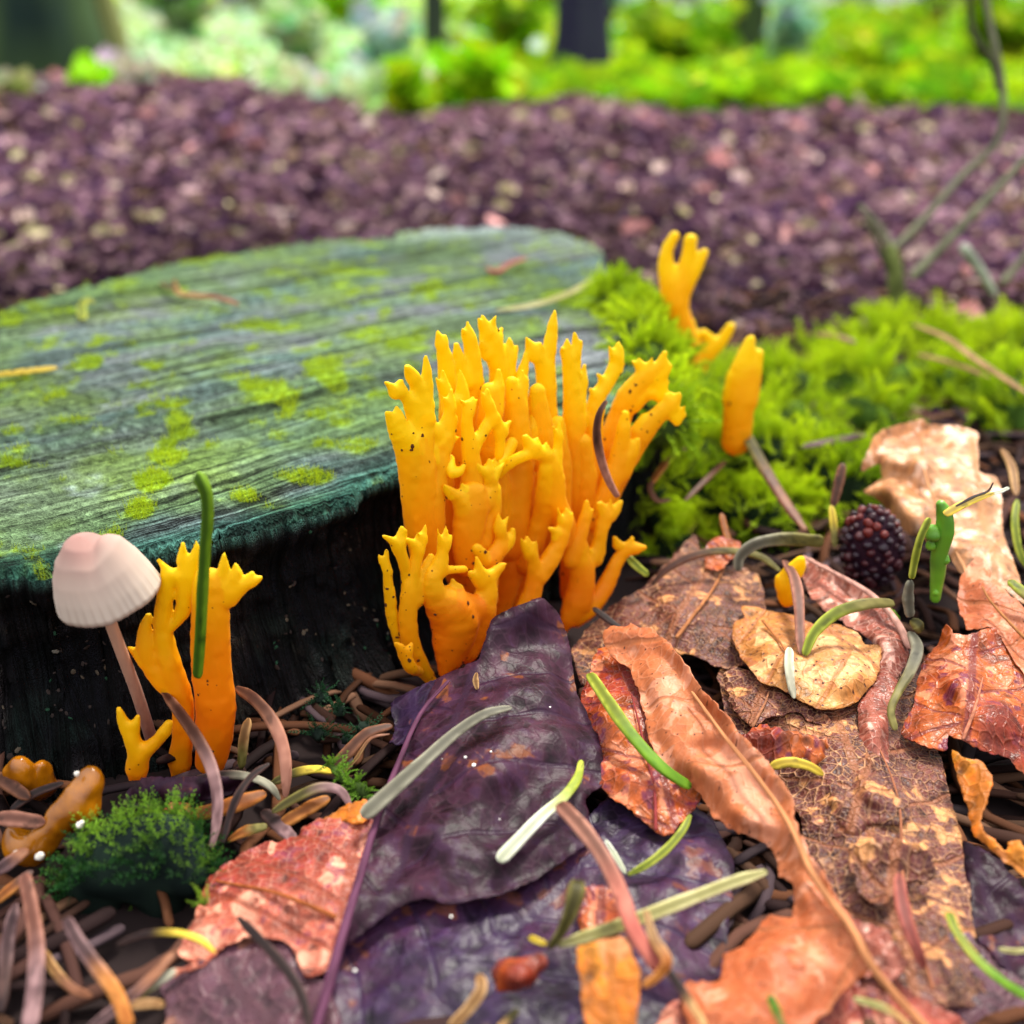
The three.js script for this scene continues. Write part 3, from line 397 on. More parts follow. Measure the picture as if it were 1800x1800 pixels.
// ------------------------------------------------------------------ the white bonnet mushroom
{
  const bm = thing('bonnet_mushroom', V(265, 1300, 11.5), 'small pale pinkish mushroom with a bell cap on a thin stem beside the stump', 'mushroom');
  const ctr = V(193, 1046, 10.95), R = 87 * cmPerPx(ctr), top = V(174, 938, 10.9), axis = V3(-0.13, 1, 0.12).normalize(), q = quat(axis), pos = [], col = [], idx = [], nr = 30, na = 144, Hc = 0.74;
  for (let side = 0; side < 2; side++) for (let j = 0; j <= nr; j++) for (let i = 0; i < na; i++) {
    const a = (i / na) * Math.PI * 2, t = j / nr, striae = Math.cos(a * 34 + 2 * noise(a * 3, 1)) * smooth(0.45, 1, t), lob = 1 + 0.05 * Math.cos(a * 2 + 0.6) + 0.03 * noise(Math.cos(a) * 2, Math.sin(a) * 2, 3);
    const k5 = Math.min(4, Math.floor(t * 5)), w5 = t * 5 - k5, f5 = w5 * w5 * (3 - 2 * w5) * 0.35 + w5 * 0.65, RR = [0.0, 0.36, 0.64, 0.82, 0.93, 1.0], YY = [1.0, 0.94, 0.76, 0.5, 0.24, 0.0];
    let r = R * lob * Math.max(0.01, lerp(RR[k5], RR[k5 + 1], f5)), y = Hc * lerp(YY[k5], YY[k5 + 1], f5);
    r *= 1 - 0.004 * striae; y -= 0.005 * striae; 
    let x = r * Math.cos(a), z = r * Math.sin(a);
    y += 0.08 * Math.exp(-(((x + 0.1) / 0.17) ** 2 + (z / 0.3) ** 2)) + 0.13 * Math.exp(-(((x - 0.34) / 0.2) ** 2 + ((z - 0.0) / 0.3) ** 2)) - 0.05 * Math.exp(-(((x - 0.14) / 0.07) ** 2 + (z / 0.4) ** 2)); x -= 0.08 * (1 - t);
    if (side) { y -= 0.05 + 0.05 * (1 - t); x *= 0.975; z *= 0.975; }
    const p = V3(x, y, z).applyQuaternion(q).add(ctr); pos.push(p.x, p.y, p.z);
    let c = mixc([0.46, 0.26, 0.23], [0.72, 0.57, 0.48], smooth(0.0, 0.7, t + 0.1 * noise(x * 4, z * 4, 2))); c = mixc(c, [0.78, 0.68, 0.58], smooth(0.5, 1, t)); c = mixc(c, [0.40, 0.27, 0.2], 0.3 * smooth(0.2, 0.9, -striae) * smooth(0.5, 0.9, t)); col.push(...(side ? [0.55, 0.42, 0.36] : c));
  }
  const n1 = (nr + 1) * na; for (let s = 0; s < 2; s++) for (let j = 0; j < nr; j++) for (let i = 0; i < na; i++) { const a = s * n1 + j * na + i, b = s * n1 + j * na + ((i + 1) % na); s ? idx.push(a, a + na, b, b, a + na, b + na) : idx.push(a, b, a + na, b, b + na, a + na); }
  for (let i = 0; i < na; i++) { const a = nr * na + i, b = nr * na + ((i + 1) % na); idx.push(a, b, a + n1, b, b + n1, a + n1); }
  mesh('cap', buffer(pos, idx, col), phys({ vertexColors: true, roughness: 0.75, transmission: 0.5, thickness: 0, specularIntensity: 0.15 }), bm);
  const gills = []; for (let i = 0; i < 40; i++) { const a = (i / 40) * Math.PI * 2, s = new THREE.Shape(); s.moveTo(0.08, 0.55); s.quadraticCurveTo(0.45, 0.45, R * 0.9, 0.0); s.quadraticCurveTo(0.45, 0.18, 0.08, 0.35); gills.push(new THREE.ExtrudeGeometry(s, { depth: 0.012, bevelEnabled: false, curveSegments: 5 }).rotateY(a)); }
  mesh('gills', mergeGeometries(gills).applyQuaternion(q).translate(ctr.x, ctr.y, ctr.z), std({ color: new THREE.Color(0.6, 0.47, 0.4) }), bm).userData.kind = 'stuff';
  mesh('stem', tube([V(188, 1075, 11.0), V(200, 1110, 11.02), V(222, 1168, 11.15), V(243, 1225, 11.3), V(268, 1305, 11.5)], (t) => lerp(10.5, 12, t) * cmPerPx(ctr), { sides: 16, segs: 40, flat: 1, round: 0.05, color: (t, a) => mixc([0.62, 0.34, 0.22], [0.24, 0.10, 0.08], clamp(t * 1.05 + 0.12 * noise(t * 30, Math.cos(a) * 3))) }), phys({ vertexColors: true, roughness: 0.55, transmission: 0.2, thickness: 0 }), bm);
}
// ------------------------------------------------------------------ amber jelly fungi
M.jelly = phys({ vertexColors: true, roughness: 0.2, specularIntensity: 1, transmission: 0.2, thickness: 0 });
const Z3 = zoomed(0, 1300, 2.571);
function jelly(label, chains, z, whites, seed) {
  const js = chains.map((c) => c.map(([X, Y, r, d = 0]) => { const [px, py] = Z3([X, Y]), p = V(px, py, z + d); return [p, (r * 1.55 / 2.571) * cmPerPx(p)]; })), b = js[0][0][0];
  const o = thing('jelly_fungus', b, label, 'jelly fungus', 'amber jelly fungi in the litter');
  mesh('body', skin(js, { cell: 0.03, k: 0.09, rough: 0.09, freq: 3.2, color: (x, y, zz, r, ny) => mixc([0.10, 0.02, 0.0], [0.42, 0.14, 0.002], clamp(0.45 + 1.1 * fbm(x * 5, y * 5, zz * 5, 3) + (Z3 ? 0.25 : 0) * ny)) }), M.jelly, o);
  for (const [X, Y, r, d = 0] of whites) { const [px, py] = Z3([X, Y]), p = V(px, py, z - 0.3 + d), s = (r / 2.571) * cmPerPx(p); mesh('white_bud', skin([[[p, s], [p.clone().add(V3(s * 0.5, s * 0.6, 0)), s * 0.7]]], { cell: s * 0.3, k: 0.02, rough: 0.012, freq: 20, color: () => [0.72, 0.66, 0.58] }), std({ vertexColors: true }), o); }
}
jelly('wet amber jelly fungus lying on the litter with small white buds along it', [[[400, 205, 44, .3], [350, 270, 58, .2], [290, 340, 56, .1], [230, 410, 50], [170, 460, 44], [100, 470, 44], [62, 468, 26]], [[400, 210, 40, .3], [385, 280, 40, .25]], [[165, 470, 40], [165, 525, 24]]], 9.55, [[362, 385, 17, .1], [178, 530, 19], [75, 520, 17], [345, 155, 13, .5]], 3);
jelly('small rounded amber jelly lump half buried in needles beside the dark stump', [[[50, 140, 24], [85, 125, 36], [105, 170, 40], [130, 200, 28]]], 10.4, [], 4);
jelly('smallest olive amber jelly nub standing upright by the stump', [[[188, 200, 30], [190, 150, 30], [192, 110, 18]]], 10.5, [], 5);
// ------------------------------------------------------------------ fallen leaves
// each kind's tissue over 8 x 8 cm, midrib up the middle: pigment, blotches, side veins and the net of small veins
function leafKind(o) {
  const N = o.n ?? 896, d = new Uint8Array(N * N * 4), b = new Uint8Array(N * N * 4), enc = (x) => { x = clamp(x); return Math.round(255 * (x <= 0.0031308 ? 12.92 * x : 1.055 * Math.pow(x, 1 / 2.4) - 0.055)); };
  for (let y = 0; y < N; y++) for (let x = 0; x < N; x++) {
    const s = (x / N - 0.5) * 8, t = (y / N) * 8, a = Math.abs(s), k = (y * N + x) * 4, sd = o.seed;
    const q = (t - a * 0.75 + 0.10 * a * a + 0.12 * fbm(s * 0.9, t * 0.9, sd, 3)) / (o.gap ?? 0.85) + (s > 0 ? 0.45 : 0), w = Math.abs(q - Math.round(q)) * (o.gap ?? 0.85);
    const side = smooth(0.045, 0.012, w) * smooth(0.02, 0.1, a), rib = smooth(0.07, 0.03, a);
    const [c1, c2, id] = cells(s * (o.net ?? 7) + 0.5 * noise(s * 4, t * 4, sd), t * (o.net ?? 7), sd), edge = smooth(0.14, 0.03, c2 - c1), [e1, e2] = cells(s * 19, t * 19, sd + 5), fine = smooth(0.2, 0.05, e2 - e1);
    const f = fbm(s * 0.8, t * 0.8, sd + 1, 4), g = fbm(s * 3.1, t * 3.1, sd + 2, 4), h = fbm(s * 9, t * 9, sd + 3, 3), worn = smooth(0.02, 0.16, g + 0.5 * f + (o.worn ?? -0.3) + 0.35 * (id - 0.5));
    let c = mixc(o.a, o.b, smooth(-0.3, 0.4, f + 0.4 * g)); c = mixc(c, o.c, worn); c = mixc(c, o.dark ?? o.a, smooth(0.12, 0.5, h + 0.4 * fbm(s * 1.7, t * 1.7, sd + 8)) * (o.spot ?? 0.5));
    const m = Math.max(0.25, 0.95 + 0.6 * (id - 0.5) * (o.cellVary ?? 1) + (0.75 * h + 0.35 * g) * (o.mott ?? 1)); c = [c[0] * m, c[1] * m, c[2] * m];
    c = mixc(c, o.vein, edge * (o.netAmt ?? 0.5) * (0.35 + 0.65 * smooth(-0.25, 0.25, fbm(s * 1.3, t * 1.3, sd + 4)))); c = mixc(c, o.vein, fine * (o.netAmt ?? 0.5) * 0.25); c = mixc(c, o.vein2 ?? o.vein, Math.max(side * 0.75, rib * 0.8));
    if (o.dots && cells(s * 5, t * 5, sd + 33)[0] < 0.035 * o.dots) c = [0.05, 0.015, 0.01];
    const z = 0.45 + 0.22 * h + 0.2 * g + (o.relief ?? 1) * (0.18 * edge + 0.06 * fine) - 0.25 * side + 0.1 * (1 - worn);
    for (let i = 0; i < 3; i++) { d[k + i] = enc(c[i]); b[k + i] = Math.round(255 * clamp(z)); } d[k + 3] = b[k + 3] = 255;
  }
  return phys({ map: wrapTex(d, N, true, THREE.MirroredRepeatWrapping), bumpMap: wrapTex(b, N, false, THREE.MirroredRepeatWrapping), bumpScale: 0.0009 * (o.bump ?? 0.6), roughness: (o.rough ?? 0.6) - 0.08, transmission: o.through ?? 0.15, thickness: 0, specularIntensity: o.spec ?? 0.4 });
}
const L = {
  purple: leafKind({ seed: 1, a: [0.018, 0.005, 0.012], b: [0.044, 0.012, 0.024], c: [0.10, 0.028, 0.010], worn: -0.36, bump: 0.35, vein: [0.06, 0.026, 0.04], vein2: [0.022, 0.008, 0.02], netAmt: 0.25, relief: 0.3, rough: 0.5, through: 0.0, spec: 0.2, spot: 0.5, net: 6, dark: [0.02, 0.008, 0.022] }),
  violet: leafKind({ seed: 2, a: [0.014, 0.006, 0.02], b: [0.038, 0.012, 0.032], c: [0.085, 0.026, 0.02], worn: -0.4, bump: 0.4, vein: [0.065, 0.036, 0.075], vein2: [0.025, 0.012, 0.035], netAmt: 0.2, relief: 0.3, rough: 0.5, through: 0.0, spec: 0.34, net: 6, dark: [0.018, 0.008, 0.03] }),
  red: leafKind({ seed: 3, a: [0.20, 0.024, 0.014], b: [0.34, 0.072, 0.04], c: [0.55, 0.22, 0.14], worn: -0.22, vein: [0.58, 0.24, 0.16], vein2: [0.2, 0.035, 0.015], netAmt: 0.55, net: 9, gap: 0.55, dark: [0.11, 0.02, 0.035], spot: 0.9, rough: 0.5 }),
  rust: leafKind({ seed: 4, a: [0.20, 0.022, 0.008], b: [0.40, 0.085, 0.010], c: [0.46, 0.15, 0.07], worn: -0.25, vein: [0.42, 0.13, 0.08], vein2: [0.13, 0.02, 0.02], netAmt: 0.35, dark: [0.09, 0.012, 0.03], spot: 0.95, rough: 0.42, dots: 1 }),
  orange: leafKind({ seed: 5, a: [0.36, 0.078, 0.022], b: [0.46, 0.135, 0.05], c: [0.57, 0.23, 0.13], worn: -0.2, vein: [0.6, 0.3, 0.18], vein2: [0.3, 0.09, 0.03], netAmt: 0.2, relief: 0.4, dark: [0.36, 0.10, 0.035], spot: 0.45, dots: 1.3, rough: 0.55, gap: 1.1, cellVary: 0.1, mott: 0.45 }),
  net: leafKind({ seed: 6, a: [0.05, 0.010, 0.013], b: [0.125, 0.032, 0.025], c: [0.46, 0.2, 0.07], worn: -0.3, vein: [0.55, 0.28, 0.14], vein2: [0.26, 0.09, 0.04], netAmt: 1.0, relief: 1.4, bump: 1, dark: [0.05, 0.016, 0.018], spot: 0.7, rough: 0.5, gap: 0.9, net: 8 }),
  tan: leafKind({ seed: 7, a: [0.38, 0.13, 0.024], b: [0.52, 0.22, 0.06], c: [0.60, 0.31, 0.13], worn: -0.3, cellVary: 0.3, vein: [0.55, 0.28, 0.12], vein2: [0.3, 0.1, 0.03], netAmt: 0.25, dark: [0.18, 0.05, 0.025], spot: 0.75, dots: 2.2, rough: 0.5 }),
  pale: leafKind({ seed: 8, a: [0.38, 0.14, 0.045], b: [0.56, 0.28, 0.14], c: [0.70, 0.44, 0.3], worn: -0.22, cellVary: 0.2, vein: [0.66, 0.4, 0.24], vein2: [0.42, 0.2, 0.08], netAmt: 0.2, relief: 0.5, dark: [0.40, 0.17, 0.06], spot: 0.6, rough: 0.45, gap: 1.2, through: 0.25, n: 640 }),
  mauve: leafKind({ seed: 9, a: [0.07, 0.026, 0.038], b: [0.13, 0.052, 0.06], c: [0.2, 0.085, 0.055], worn: -0.3, vein: [0.24, 0.12, 0.13], vein2: [0.1, 0.04, 0.05], netAmt: 0.3, dark: [0.06, 0.025, 0.04], spot: 0.6, rough: 0.5, n: 640 }),
  pink: leafKind({ seed: 10, a: [0.22, 0.045, 0.028], b: [0.38, 0.12, 0.075], c: [0.62, 0.33, 0.26], worn: -0.15, vein: [0.62, 0.36, 0.28], vein2: [0.3, 0.09, 0.06], netAmt: 0.5, dark: [0.24, 0.06, 0.04], spot: 0.5, rough: 0.4, net: 9 }),
  gold: leafKind({ seed: 11, a: [0.48, 0.125, 0.005], b: [0.60, 0.22, 0.012], c: [0.62, 0.24, 0.09], worn: -0.35, vein: [0.6, 0.28, 0.06], vein2: [0.4, 0.12, 0.01], netAmt: 0.3, dark: [0.33, 0.07, 0.01], spot: 0.6, through: 0.35, n: 640 }),
};
M.rib = std({ vertexColors: true, roughness: 0.6 });
let leafSeed = 100;
// outline points and inner control points are [x, y, height above the soil]; the axis runs from the leaf's base to its tip
function leaf(label, kind, pts, axis, { ctl = [], rib, ribColor = [0.3, 0.12, 0.06], ribW = 5, jag = 2.5, step = 8, wave = 0.05, t = 0.022, tension = 0.3, name = 'fallen_leaf', group = 'fallen leaves around the stump' } = {}) {
  const r = rng(leafSeed += 7), sd = leafSeed, edge = outline(pts, Math.max(5, step * 0.8), tension).map(([x, y, h]) => [x + jag * (noise(x * 0.09, y * 0.09, sd) + 0.7 * noise(x * 0.3, y * 0.3, sd)), y + jag * (noise(x * 0.09, y * 0.09, sd + 9) + 0.7 * noise(x * 0.3, y * 0.3, sd + 9)), h]);
  const { pts: P, tris } = fill(edge, step, r), n = edge.length, keys = edge.filter((_, i) => i % 3 === 0).map((e) => [...e, 1]).concat(ctl.map((c) => [...c, 14]));
  const hs = P.map(([x, y], i) => { if (i < n) return edge[i][2]; let a = 0, w = 0; for (const k of keys) { const d = k[3] / (Math.pow((k[0] - x) ** 2 + (k[1] - y) ** 2, 1.35) + 60); a += d * k[2]; w += d; } return a / w; });
  const A = H(axis[0], axis[1], hs[0] * 0 + 0.5), B = H(axis[2], axis[3], 0.5), len = A.distanceTo(B), T = B.clone().sub(A).setY(0).normalize(), S = V3(-T.z, 0, T.x);
  const pos = [], uv = [], off = ((leafSeed * 37) % 11) / 11;
  P.forEach(([x, y], i) => {
    const p = H(x, y, hs[i]), q = p.clone().sub(A), tt = q.x * T.x + q.z * T.z, ss = q.x * S.x + q.z * S.z, a = Math.abs(ss), vein = (tt - a * 0.75 + 0.1 * a * a) / 0.85 + (ss > 0 ? 0.45 : 0), e = i < n ? 0.3 : 1;
    p.y += e * (0.035 * Math.cos(vein * Math.PI * 2) * -1 * smooth(0.1, 0.5, a) * 0.7 + wave * fbm(p.x * 1.4 + sd, p.z * 1.4, sd, 3) * 1.6 + wave * 0.35 * noise(p.x * 6, p.z * 6, sd));
    pos.push(p.x, p.y, p.z); uv.push(ss / 8 + 0.5, tt / 8 + off * 0);
  });
  const g = thicken(pos, tris, n, t, null, uv);
  if (!rib) return tag(mesh(name, g, L[kind], null), label, 'fallen leaf', group);
  g.computeBoundingBox(); const bb = g.boundingBox, o = thing(name, V3((bb.min.x + bb.max.x) / 2, bb.min.y, (bb.min.z + bb.max.z) / 2), label, 'fallen leaf', group);
  mesh('blade', g, L[kind], o);
  const R = rib.map(([x, y, h]) => H(x, y, h)), w0 = ribW * cmPerPx(R[0]);
  mesh('midrib', tube(R, (u) => w0 * lerp(1, 0.45, u), { sides: 8, segs: 30, flat: 0.8, color: (u, a) => { const m = 0.8 + 0.4 * noise(u * 40, a * 2, sd); return [ribColor[0] * m, ribColor[1] * m, ribColor[2] * m]; } }), M.rib, o);
  return o;
}
leaf('broad violet-black wet leaf lying lowest in the middle, reaching under the rust leaf', 'violet', [[600, 1650, .32], [736, 1580, .4], [872, 1570, .42], [1000, 1470, .45], [1080, 1395, .45], [1190, 1400, .42], [1255, 1445, .42], [1290, 1520, .4], [1284, 1600, .36], [1272, 1700, .3], [1255, 1790, .28], [1200, 1850, .25], [560, 1860, .25], [575, 1780, .28]], [640, 1830, 1160, 1400], { jag: 2, ctl: [[950, 1650, .33], [1150, 1550, .5]], wave: 0.06 });
leaf('dull mauve leaf at the bottom edge, half under the red leaf', 'mauve', [[285, 1722, .3], [360, 1680, .4], [431, 1640, .45], [505, 1640, .5], [545, 1700, .5], [580, 1740, .45], [600, 1800, .4], [580, 1860, .3], [230, 1870, .2], [292, 1795, .25]], [560, 1860, 350, 1660], { wave: 0.06 });
leaf('large dark purple wet leaf whose tip leans up against the orange fungus clump', 'purple', [[948, 1052, 1.75], [985, 1085, 1.45], [1003, 1140, 1.15], [1014, 1215, .95], [1050, 1290, .85], [1064, 1370, .72], [1030, 1405, .7], [1038, 1475, .6], [950, 1538, .62], [872, 1570, .64], [795, 1588, .62], [736, 1580, .6], [690, 1602, .56], [610, 1662, .5], [580, 1740, .48], [560, 1830, .42], [545, 1830, .42], [600, 1640, .62], [628, 1550, .68], [662, 1440, .74], [700, 1335, .82], [742, 1245, .95], [772, 1192, 1.08], [840, 1160, 1.3], [868, 1086, 1.6]], [560, 1840, 930, 1060], { rib: [[548, 1835, .5], [600, 1650, .7], [628, 1556, .76], [662, 1442, .82], [702, 1337, .9], [744, 1247, 1.03], [790, 1195, 1.18]], ribColor: [0.09, 0.03, 0.06], ribW: 11, ctl: [[850, 1330, 1.12], [780, 1450, .85], [930, 1430, .78], [720, 1540, .62], [930, 1200, 1.2], [870, 1250, 1.2]], jag: 1.5, wave: 0.05 });
leaf('dark purple folded flap behind the grey needle, at the left of the big purple leaf', 'violet', [[689, 1232, .75], [755, 1200, 1.0], [775, 1196, 1.05], [748, 1250, .9], [728, 1313, .75], [712, 1306, .7], [684, 1306, .62], [692, 1290, .65], [692, 1268, .7]], [730, 1310, 720, 1200], { wave: 0.04, step: 6, name: 'leaf_fragment', group: 'leaf scraps in the litter' });
leaf('red brown mottled leaf half beside the purple midrib, torn along its lower edge', 'red', [[655, 1436, .76], [632, 1540, .66], [604, 1640, .6], [575, 1700, .55], [540, 1714, .53], [505, 1652, .55], [431, 1644, .56], [381, 1674, .5], [340, 1700, .45], [291, 1719, .42], [300, 1705, .44], [340, 1689, .48], [311, 1674, .45], [336, 1630, .5], [360, 1560, .5], [373, 1535, .52], [447, 1487, .62], [521, 1469, .68], [545, 1446, .72], [622, 1430, .78]], [590, 1690, 640, 1430], { ctl: [[480, 1570, .68], [560, 1550, .72]], jag: 3.5, wave: 0.05, rib: [[592, 1612, .66], [540, 1590, .72], [480, 1568, .72], [377, 1548, .56]], ribColor: [0.26, 0.07, 0.02], ribW: 5 });
leaf('wide brown net-veined leaf lying open under the round tan leaf', 'net', [[1030, 1205, .45], [1008, 1140, .5], [1058, 1080, .6], [1128, 1032, .8], [1165, 1000, .9], [1200, 960, 1.0], [1222, 938, 1.08], [1230, 965, 1.0], [1275, 990, .95], [1330, 1005, .9], [1345, 1050, .85], [1345, 1100, .8], [1320, 1160, .7], [1280, 1172, .66], [1240, 1160, .68], [1215, 1150, .66], [1180, 1150, .6], [1120, 1150, .5]], [1190, 1120, 1280, 990], { ctl: [[1200, 1060, .9], [1120, 1090, .68]], jag: 2.5, rib: [[1188, 1122, .78], [1220, 1080, .93], [1250, 1040, .97], [1275, 995, .97]], ribColor: [0.34, 0.13, 0.05], ribW: 4 });
leaf('big brown leaf worn to a net of veins under the long orange leaf', 'net', [[1262, 1180, .6], [1300, 1175, .65], [1400, 1215, .72], [1490, 1225, .72], [1560, 1150, .8], [1610, 1180, .7], [1645, 1300, .6], [1684, 1450, .5], [1702, 1560, .45], [1715, 1650, .4], [1730, 1760, .3], [1600, 1770, .38], [1520, 1690, .4], [1430, 1530, .45], [1400, 1430, .48], [1335, 1330, .55], [1285, 1275, .58]], [1620, 1760, 1430, 1180], { ctl: [[1480, 1340, .75], [1560, 1500, .62], [1620, 1600, .5]], rib: [[1640, 1740, .42], [1590, 1560, .66], [1578, 1400, .74], [1530, 1280, .78]], ribColor: [0.28, 0.1, 0.05], ribW: 4, wave: 0.06 });
leaf('pale mottled scrap of veined leaf just below the round tan leaf', 'net', [[1272, 1180, .72], [1300, 1172, .76], [1345, 1200, .82], [1400, 1232, .85], [1452, 1256, .84], [1470, 1285, .74], [1420, 1262, .8], [1395, 1250, .8], [1350, 1262, .78], [1325, 1280, .7], [1310, 1270, .7], [1285, 1240, .68], [1275, 1210, .68]], [1322, 1278, 1360, 1205], { rib: [[1322, 1278, .74], [1345, 1235, .84], [1352, 1215, .86]], ribColor: [0.3, 0.12, 0.06], ribW: 3.5, step: 6.5, name: 'leaf_fragment', group: 'leaf scraps in the litter' });
leaf('rust red leaf with dark blotches under the pale green needle', 'rust', [[1052, 1140, 1.0], [1042, 1165, .92], [1020, 1225, .85], [1018, 1270, .8], [1030, 1320, .76], [1058, 1385, .68], [1110, 1425, .62], [1155, 1463, .58], [1182, 1462, .58], [1215, 1425, .62], [1235, 1395, .66], [1190, 1360, .75], [1160, 1300, .9], [1150, 1220, 1.0], [1130, 1160, 1.05], [1090, 1130, 1.08]], [1190, 1470, 1060, 1150], { ctl: [[1090, 1250, .98], [1100, 1340, .82]], rib: [[1153, 1460, .64], [1150, 1390, .76], [1135, 1320, .92], [1110, 1220, 1.08]], ribColor: [0.2, 0.03, 0.03], ribW: 3.5 });
leaf('long orange leaf rolled along its upper side, its petiole running to the bottom edge', 'orange', [[1062, 1108, 1.32], [1100, 1100, 1.42], [1150, 1108, 1.5], [1182, 1140, 1.5], [1232, 1208, 1.45], [1302, 1288, 1.35], [1352, 1340, 1.28], [1391, 1400, 1.2], [1396, 1440, 1.14], [1422, 1500, 1.08], [1480, 1590, 1.0], [1512, 1655, .94], [1530, 1700, .88], [1500, 1730, .72], [1440, 1790, .6], [1400, 1850, .5], [1230, 1850, .42], [1200, 1730, .5], [1263, 1723, .52], [1270, 1680, .54], [1310, 1660, .58], [1347, 1612, .62], [1392, 1613, .72], [1393, 1555, .8], [1370, 1537, .78], [1362, 1505, .76], [1342, 1480, .74], [1290, 1460, .7], [1252, 1433, .7], [1230, 1398, .72], [1200, 1375, .76], [1160, 1345, .84], [1140, 1290, .95], [1125, 1225, 1.08], [1110, 1180, 1.14], [1072, 1150, 1.16], [1060, 1128, 1.22]], [1520, 1700, 1120, 1110], { ctl: [[1250, 1330, 1.05], [1330, 1420, .98], [1180, 1190, 1.3], [1240, 1265, 1.22], [1400, 1680, .78], [1430, 1560, .95]], rib: [[1650, 1830, .5], [1570, 1745, .7], [1528, 1692, .95], [1508, 1650, 1.0], [1430, 1540, 1.08], [1388, 1450, 1.18], [1330, 1365, 1.24], [1270, 1290, 1.32], [1215, 1215, 1.4]], ribColor: [0.42, 0.17, 0.07], ribW: 9, jag: 3.2, wave: 0.035 });
leaf('maroon folded leaf with a rolled edge standing behind the round tan leaf', 'pink', [[1413, 978, 1.15], [1460, 1002, 1.2], [1533, 1045, 1.2], [1578, 1092, 1.12], [1600, 1135, 1.0], [1592, 1165, .95], [1570, 1215, .9], [1562, 1270, .8], [1562, 1345, .68], [1548, 1352, .68], [1512, 1320, .72], [1510, 1240, .85], [1535, 1195, .92], [1545, 1140, .95], [1500, 1105, .95], [1460, 1080, .92], [1425, 1050, .95], [1410, 1010, 1.0]], [1540, 1345, 1440, 1000], { ctl: [[1560, 1130, 1.12], [1538, 1270, .92], [1480, 1050, 1.02]], rib: [[1600, 1140, 1.05], [1575, 1092, 1.2], [1532, 1046, 1.28], [1460, 1004, 1.28], [1414, 980, 1.2]], ribColor: [0.48, 0.25, 0.2], ribW: 8, wave: 0.03 });
leaf('round tan leaf with scattered dark specks under the crossing needles', 'tan', [[1302, 1066, .95], [1310, 1085, .95], [1290, 1095, .9], [1287, 1115, .9], [1302, 1152, .92], [1335, 1195, .95], [1380, 1214, .98], [1402, 1230, .95], [1453, 1247, .92], [1500, 1238, .9], [1540, 1197, .95], [1548, 1160, 1.0], [1553, 1138, 1.02], [1522, 1133, 1.02], [1504, 1108, 1.05], [1467, 1098, 1.05], [1433, 1098, 1.05], [1395, 1082, 1.02], [1367, 1076, 1.0], [1338, 1066, 1.0]], [1320, 1075, 1520, 1220], { ctl: [[1380, 1140, 1.12], [1480, 1180, 1.12], [1403, 1215, .98]], rib: [[1340, 1090, 1.06], [1372, 1130, 1.15], [1395, 1165, 1.16]], ribColor: [0.33, 0.12, 0.04], ribW: 3, step: 7, jag: 1.5 });
leaf('tattered orange net-veined leaf end hanging below the rolled maroon edge', 'net', [[1457, 1362, .7], [1498, 1334, .78], [1522, 1318, .8], [1545, 1360, .84], [1574, 1392, .8], [1598, 1417, .74], [1594, 1447, .68], [1560, 1450, .66], [1537, 1447, .64], [1514, 1470, .58], [1492, 1484, .52], [1464, 1467, .54], [1462, 1440, .58], [1456, 1407, .64]], [1490, 1480, 1530, 1330], { ctl: [[1540, 1390, .86], [1485, 1410, .7], [1520, 1440, .68]], jag: 4.5, step: 6.5, wave: 0.07, name: 'leaf_fragment', group: 'leaf scraps in the litter' });
leaf('brown red leaf with an orange upper edge below the dark knobbly cone', 'rust', [[1660, 1098, 1.35], [1674, 1110, 1.3], [1695, 1116, 1.28], [1750, 1104, 1.3], [1768, 1128, 1.22], [1790, 1165, 1.1], [1840, 1180, 1.0], [1850, 1370, .55], [1790, 1356, .62], [1773, 1332, .7], [1733, 1324, .76], [1700, 1308, .8], [1668, 1292, .86], [1662, 1318, .8], [1624, 1311, .78], [1587, 1294, .76], [1592, 1265, .8], [1610, 1230, .84], [1612, 1195, .88], [1628, 1152, .98], [1648, 1132, 1.08]], [1690, 1320, 1700, 1110], { ctl: [[1690, 1200, 1.12], [1740, 1240, 1.0], [1650, 1240, .9]], rib: [[1692, 1300, .88], [1712, 1250, 1.06], [1728, 1190, 1.18]], ribColor: [0.4, 0.14, 0.08], ribW: 3.5, jag: 2.5, wave: 0.06 });
leaf('tan brown leaf with a hooked brown lobe at the right edge', 'orange', [[1700, 994, 1.55], [1722, 973, 1.7], [1730, 988, 1.66], [1742, 1005, 1.6], [1738, 1022, 1.52], [1748, 1022, 1.5], [1770, 1042, 1.45], [1840, 1110, 1.3], [1850, 1240, .95], [1790, 1170, 1.15], [1765, 1126, 1.25], [1746, 1102, 1.3], [1702, 1106, 1.2], [1690, 1080, 1.22], [1684, 1050, 1.32], [1688, 1020, 1.42]], [1820, 1190, 1705, 1000], { rib: [[1830, 1150, 1.25], [1780, 1100, 1.42], [1740, 1055, 1.52], [1726, 1030, 1.58]], ribColor: [0.3, 0.12, 0.04], ribW: 4, jag: 1.8 });
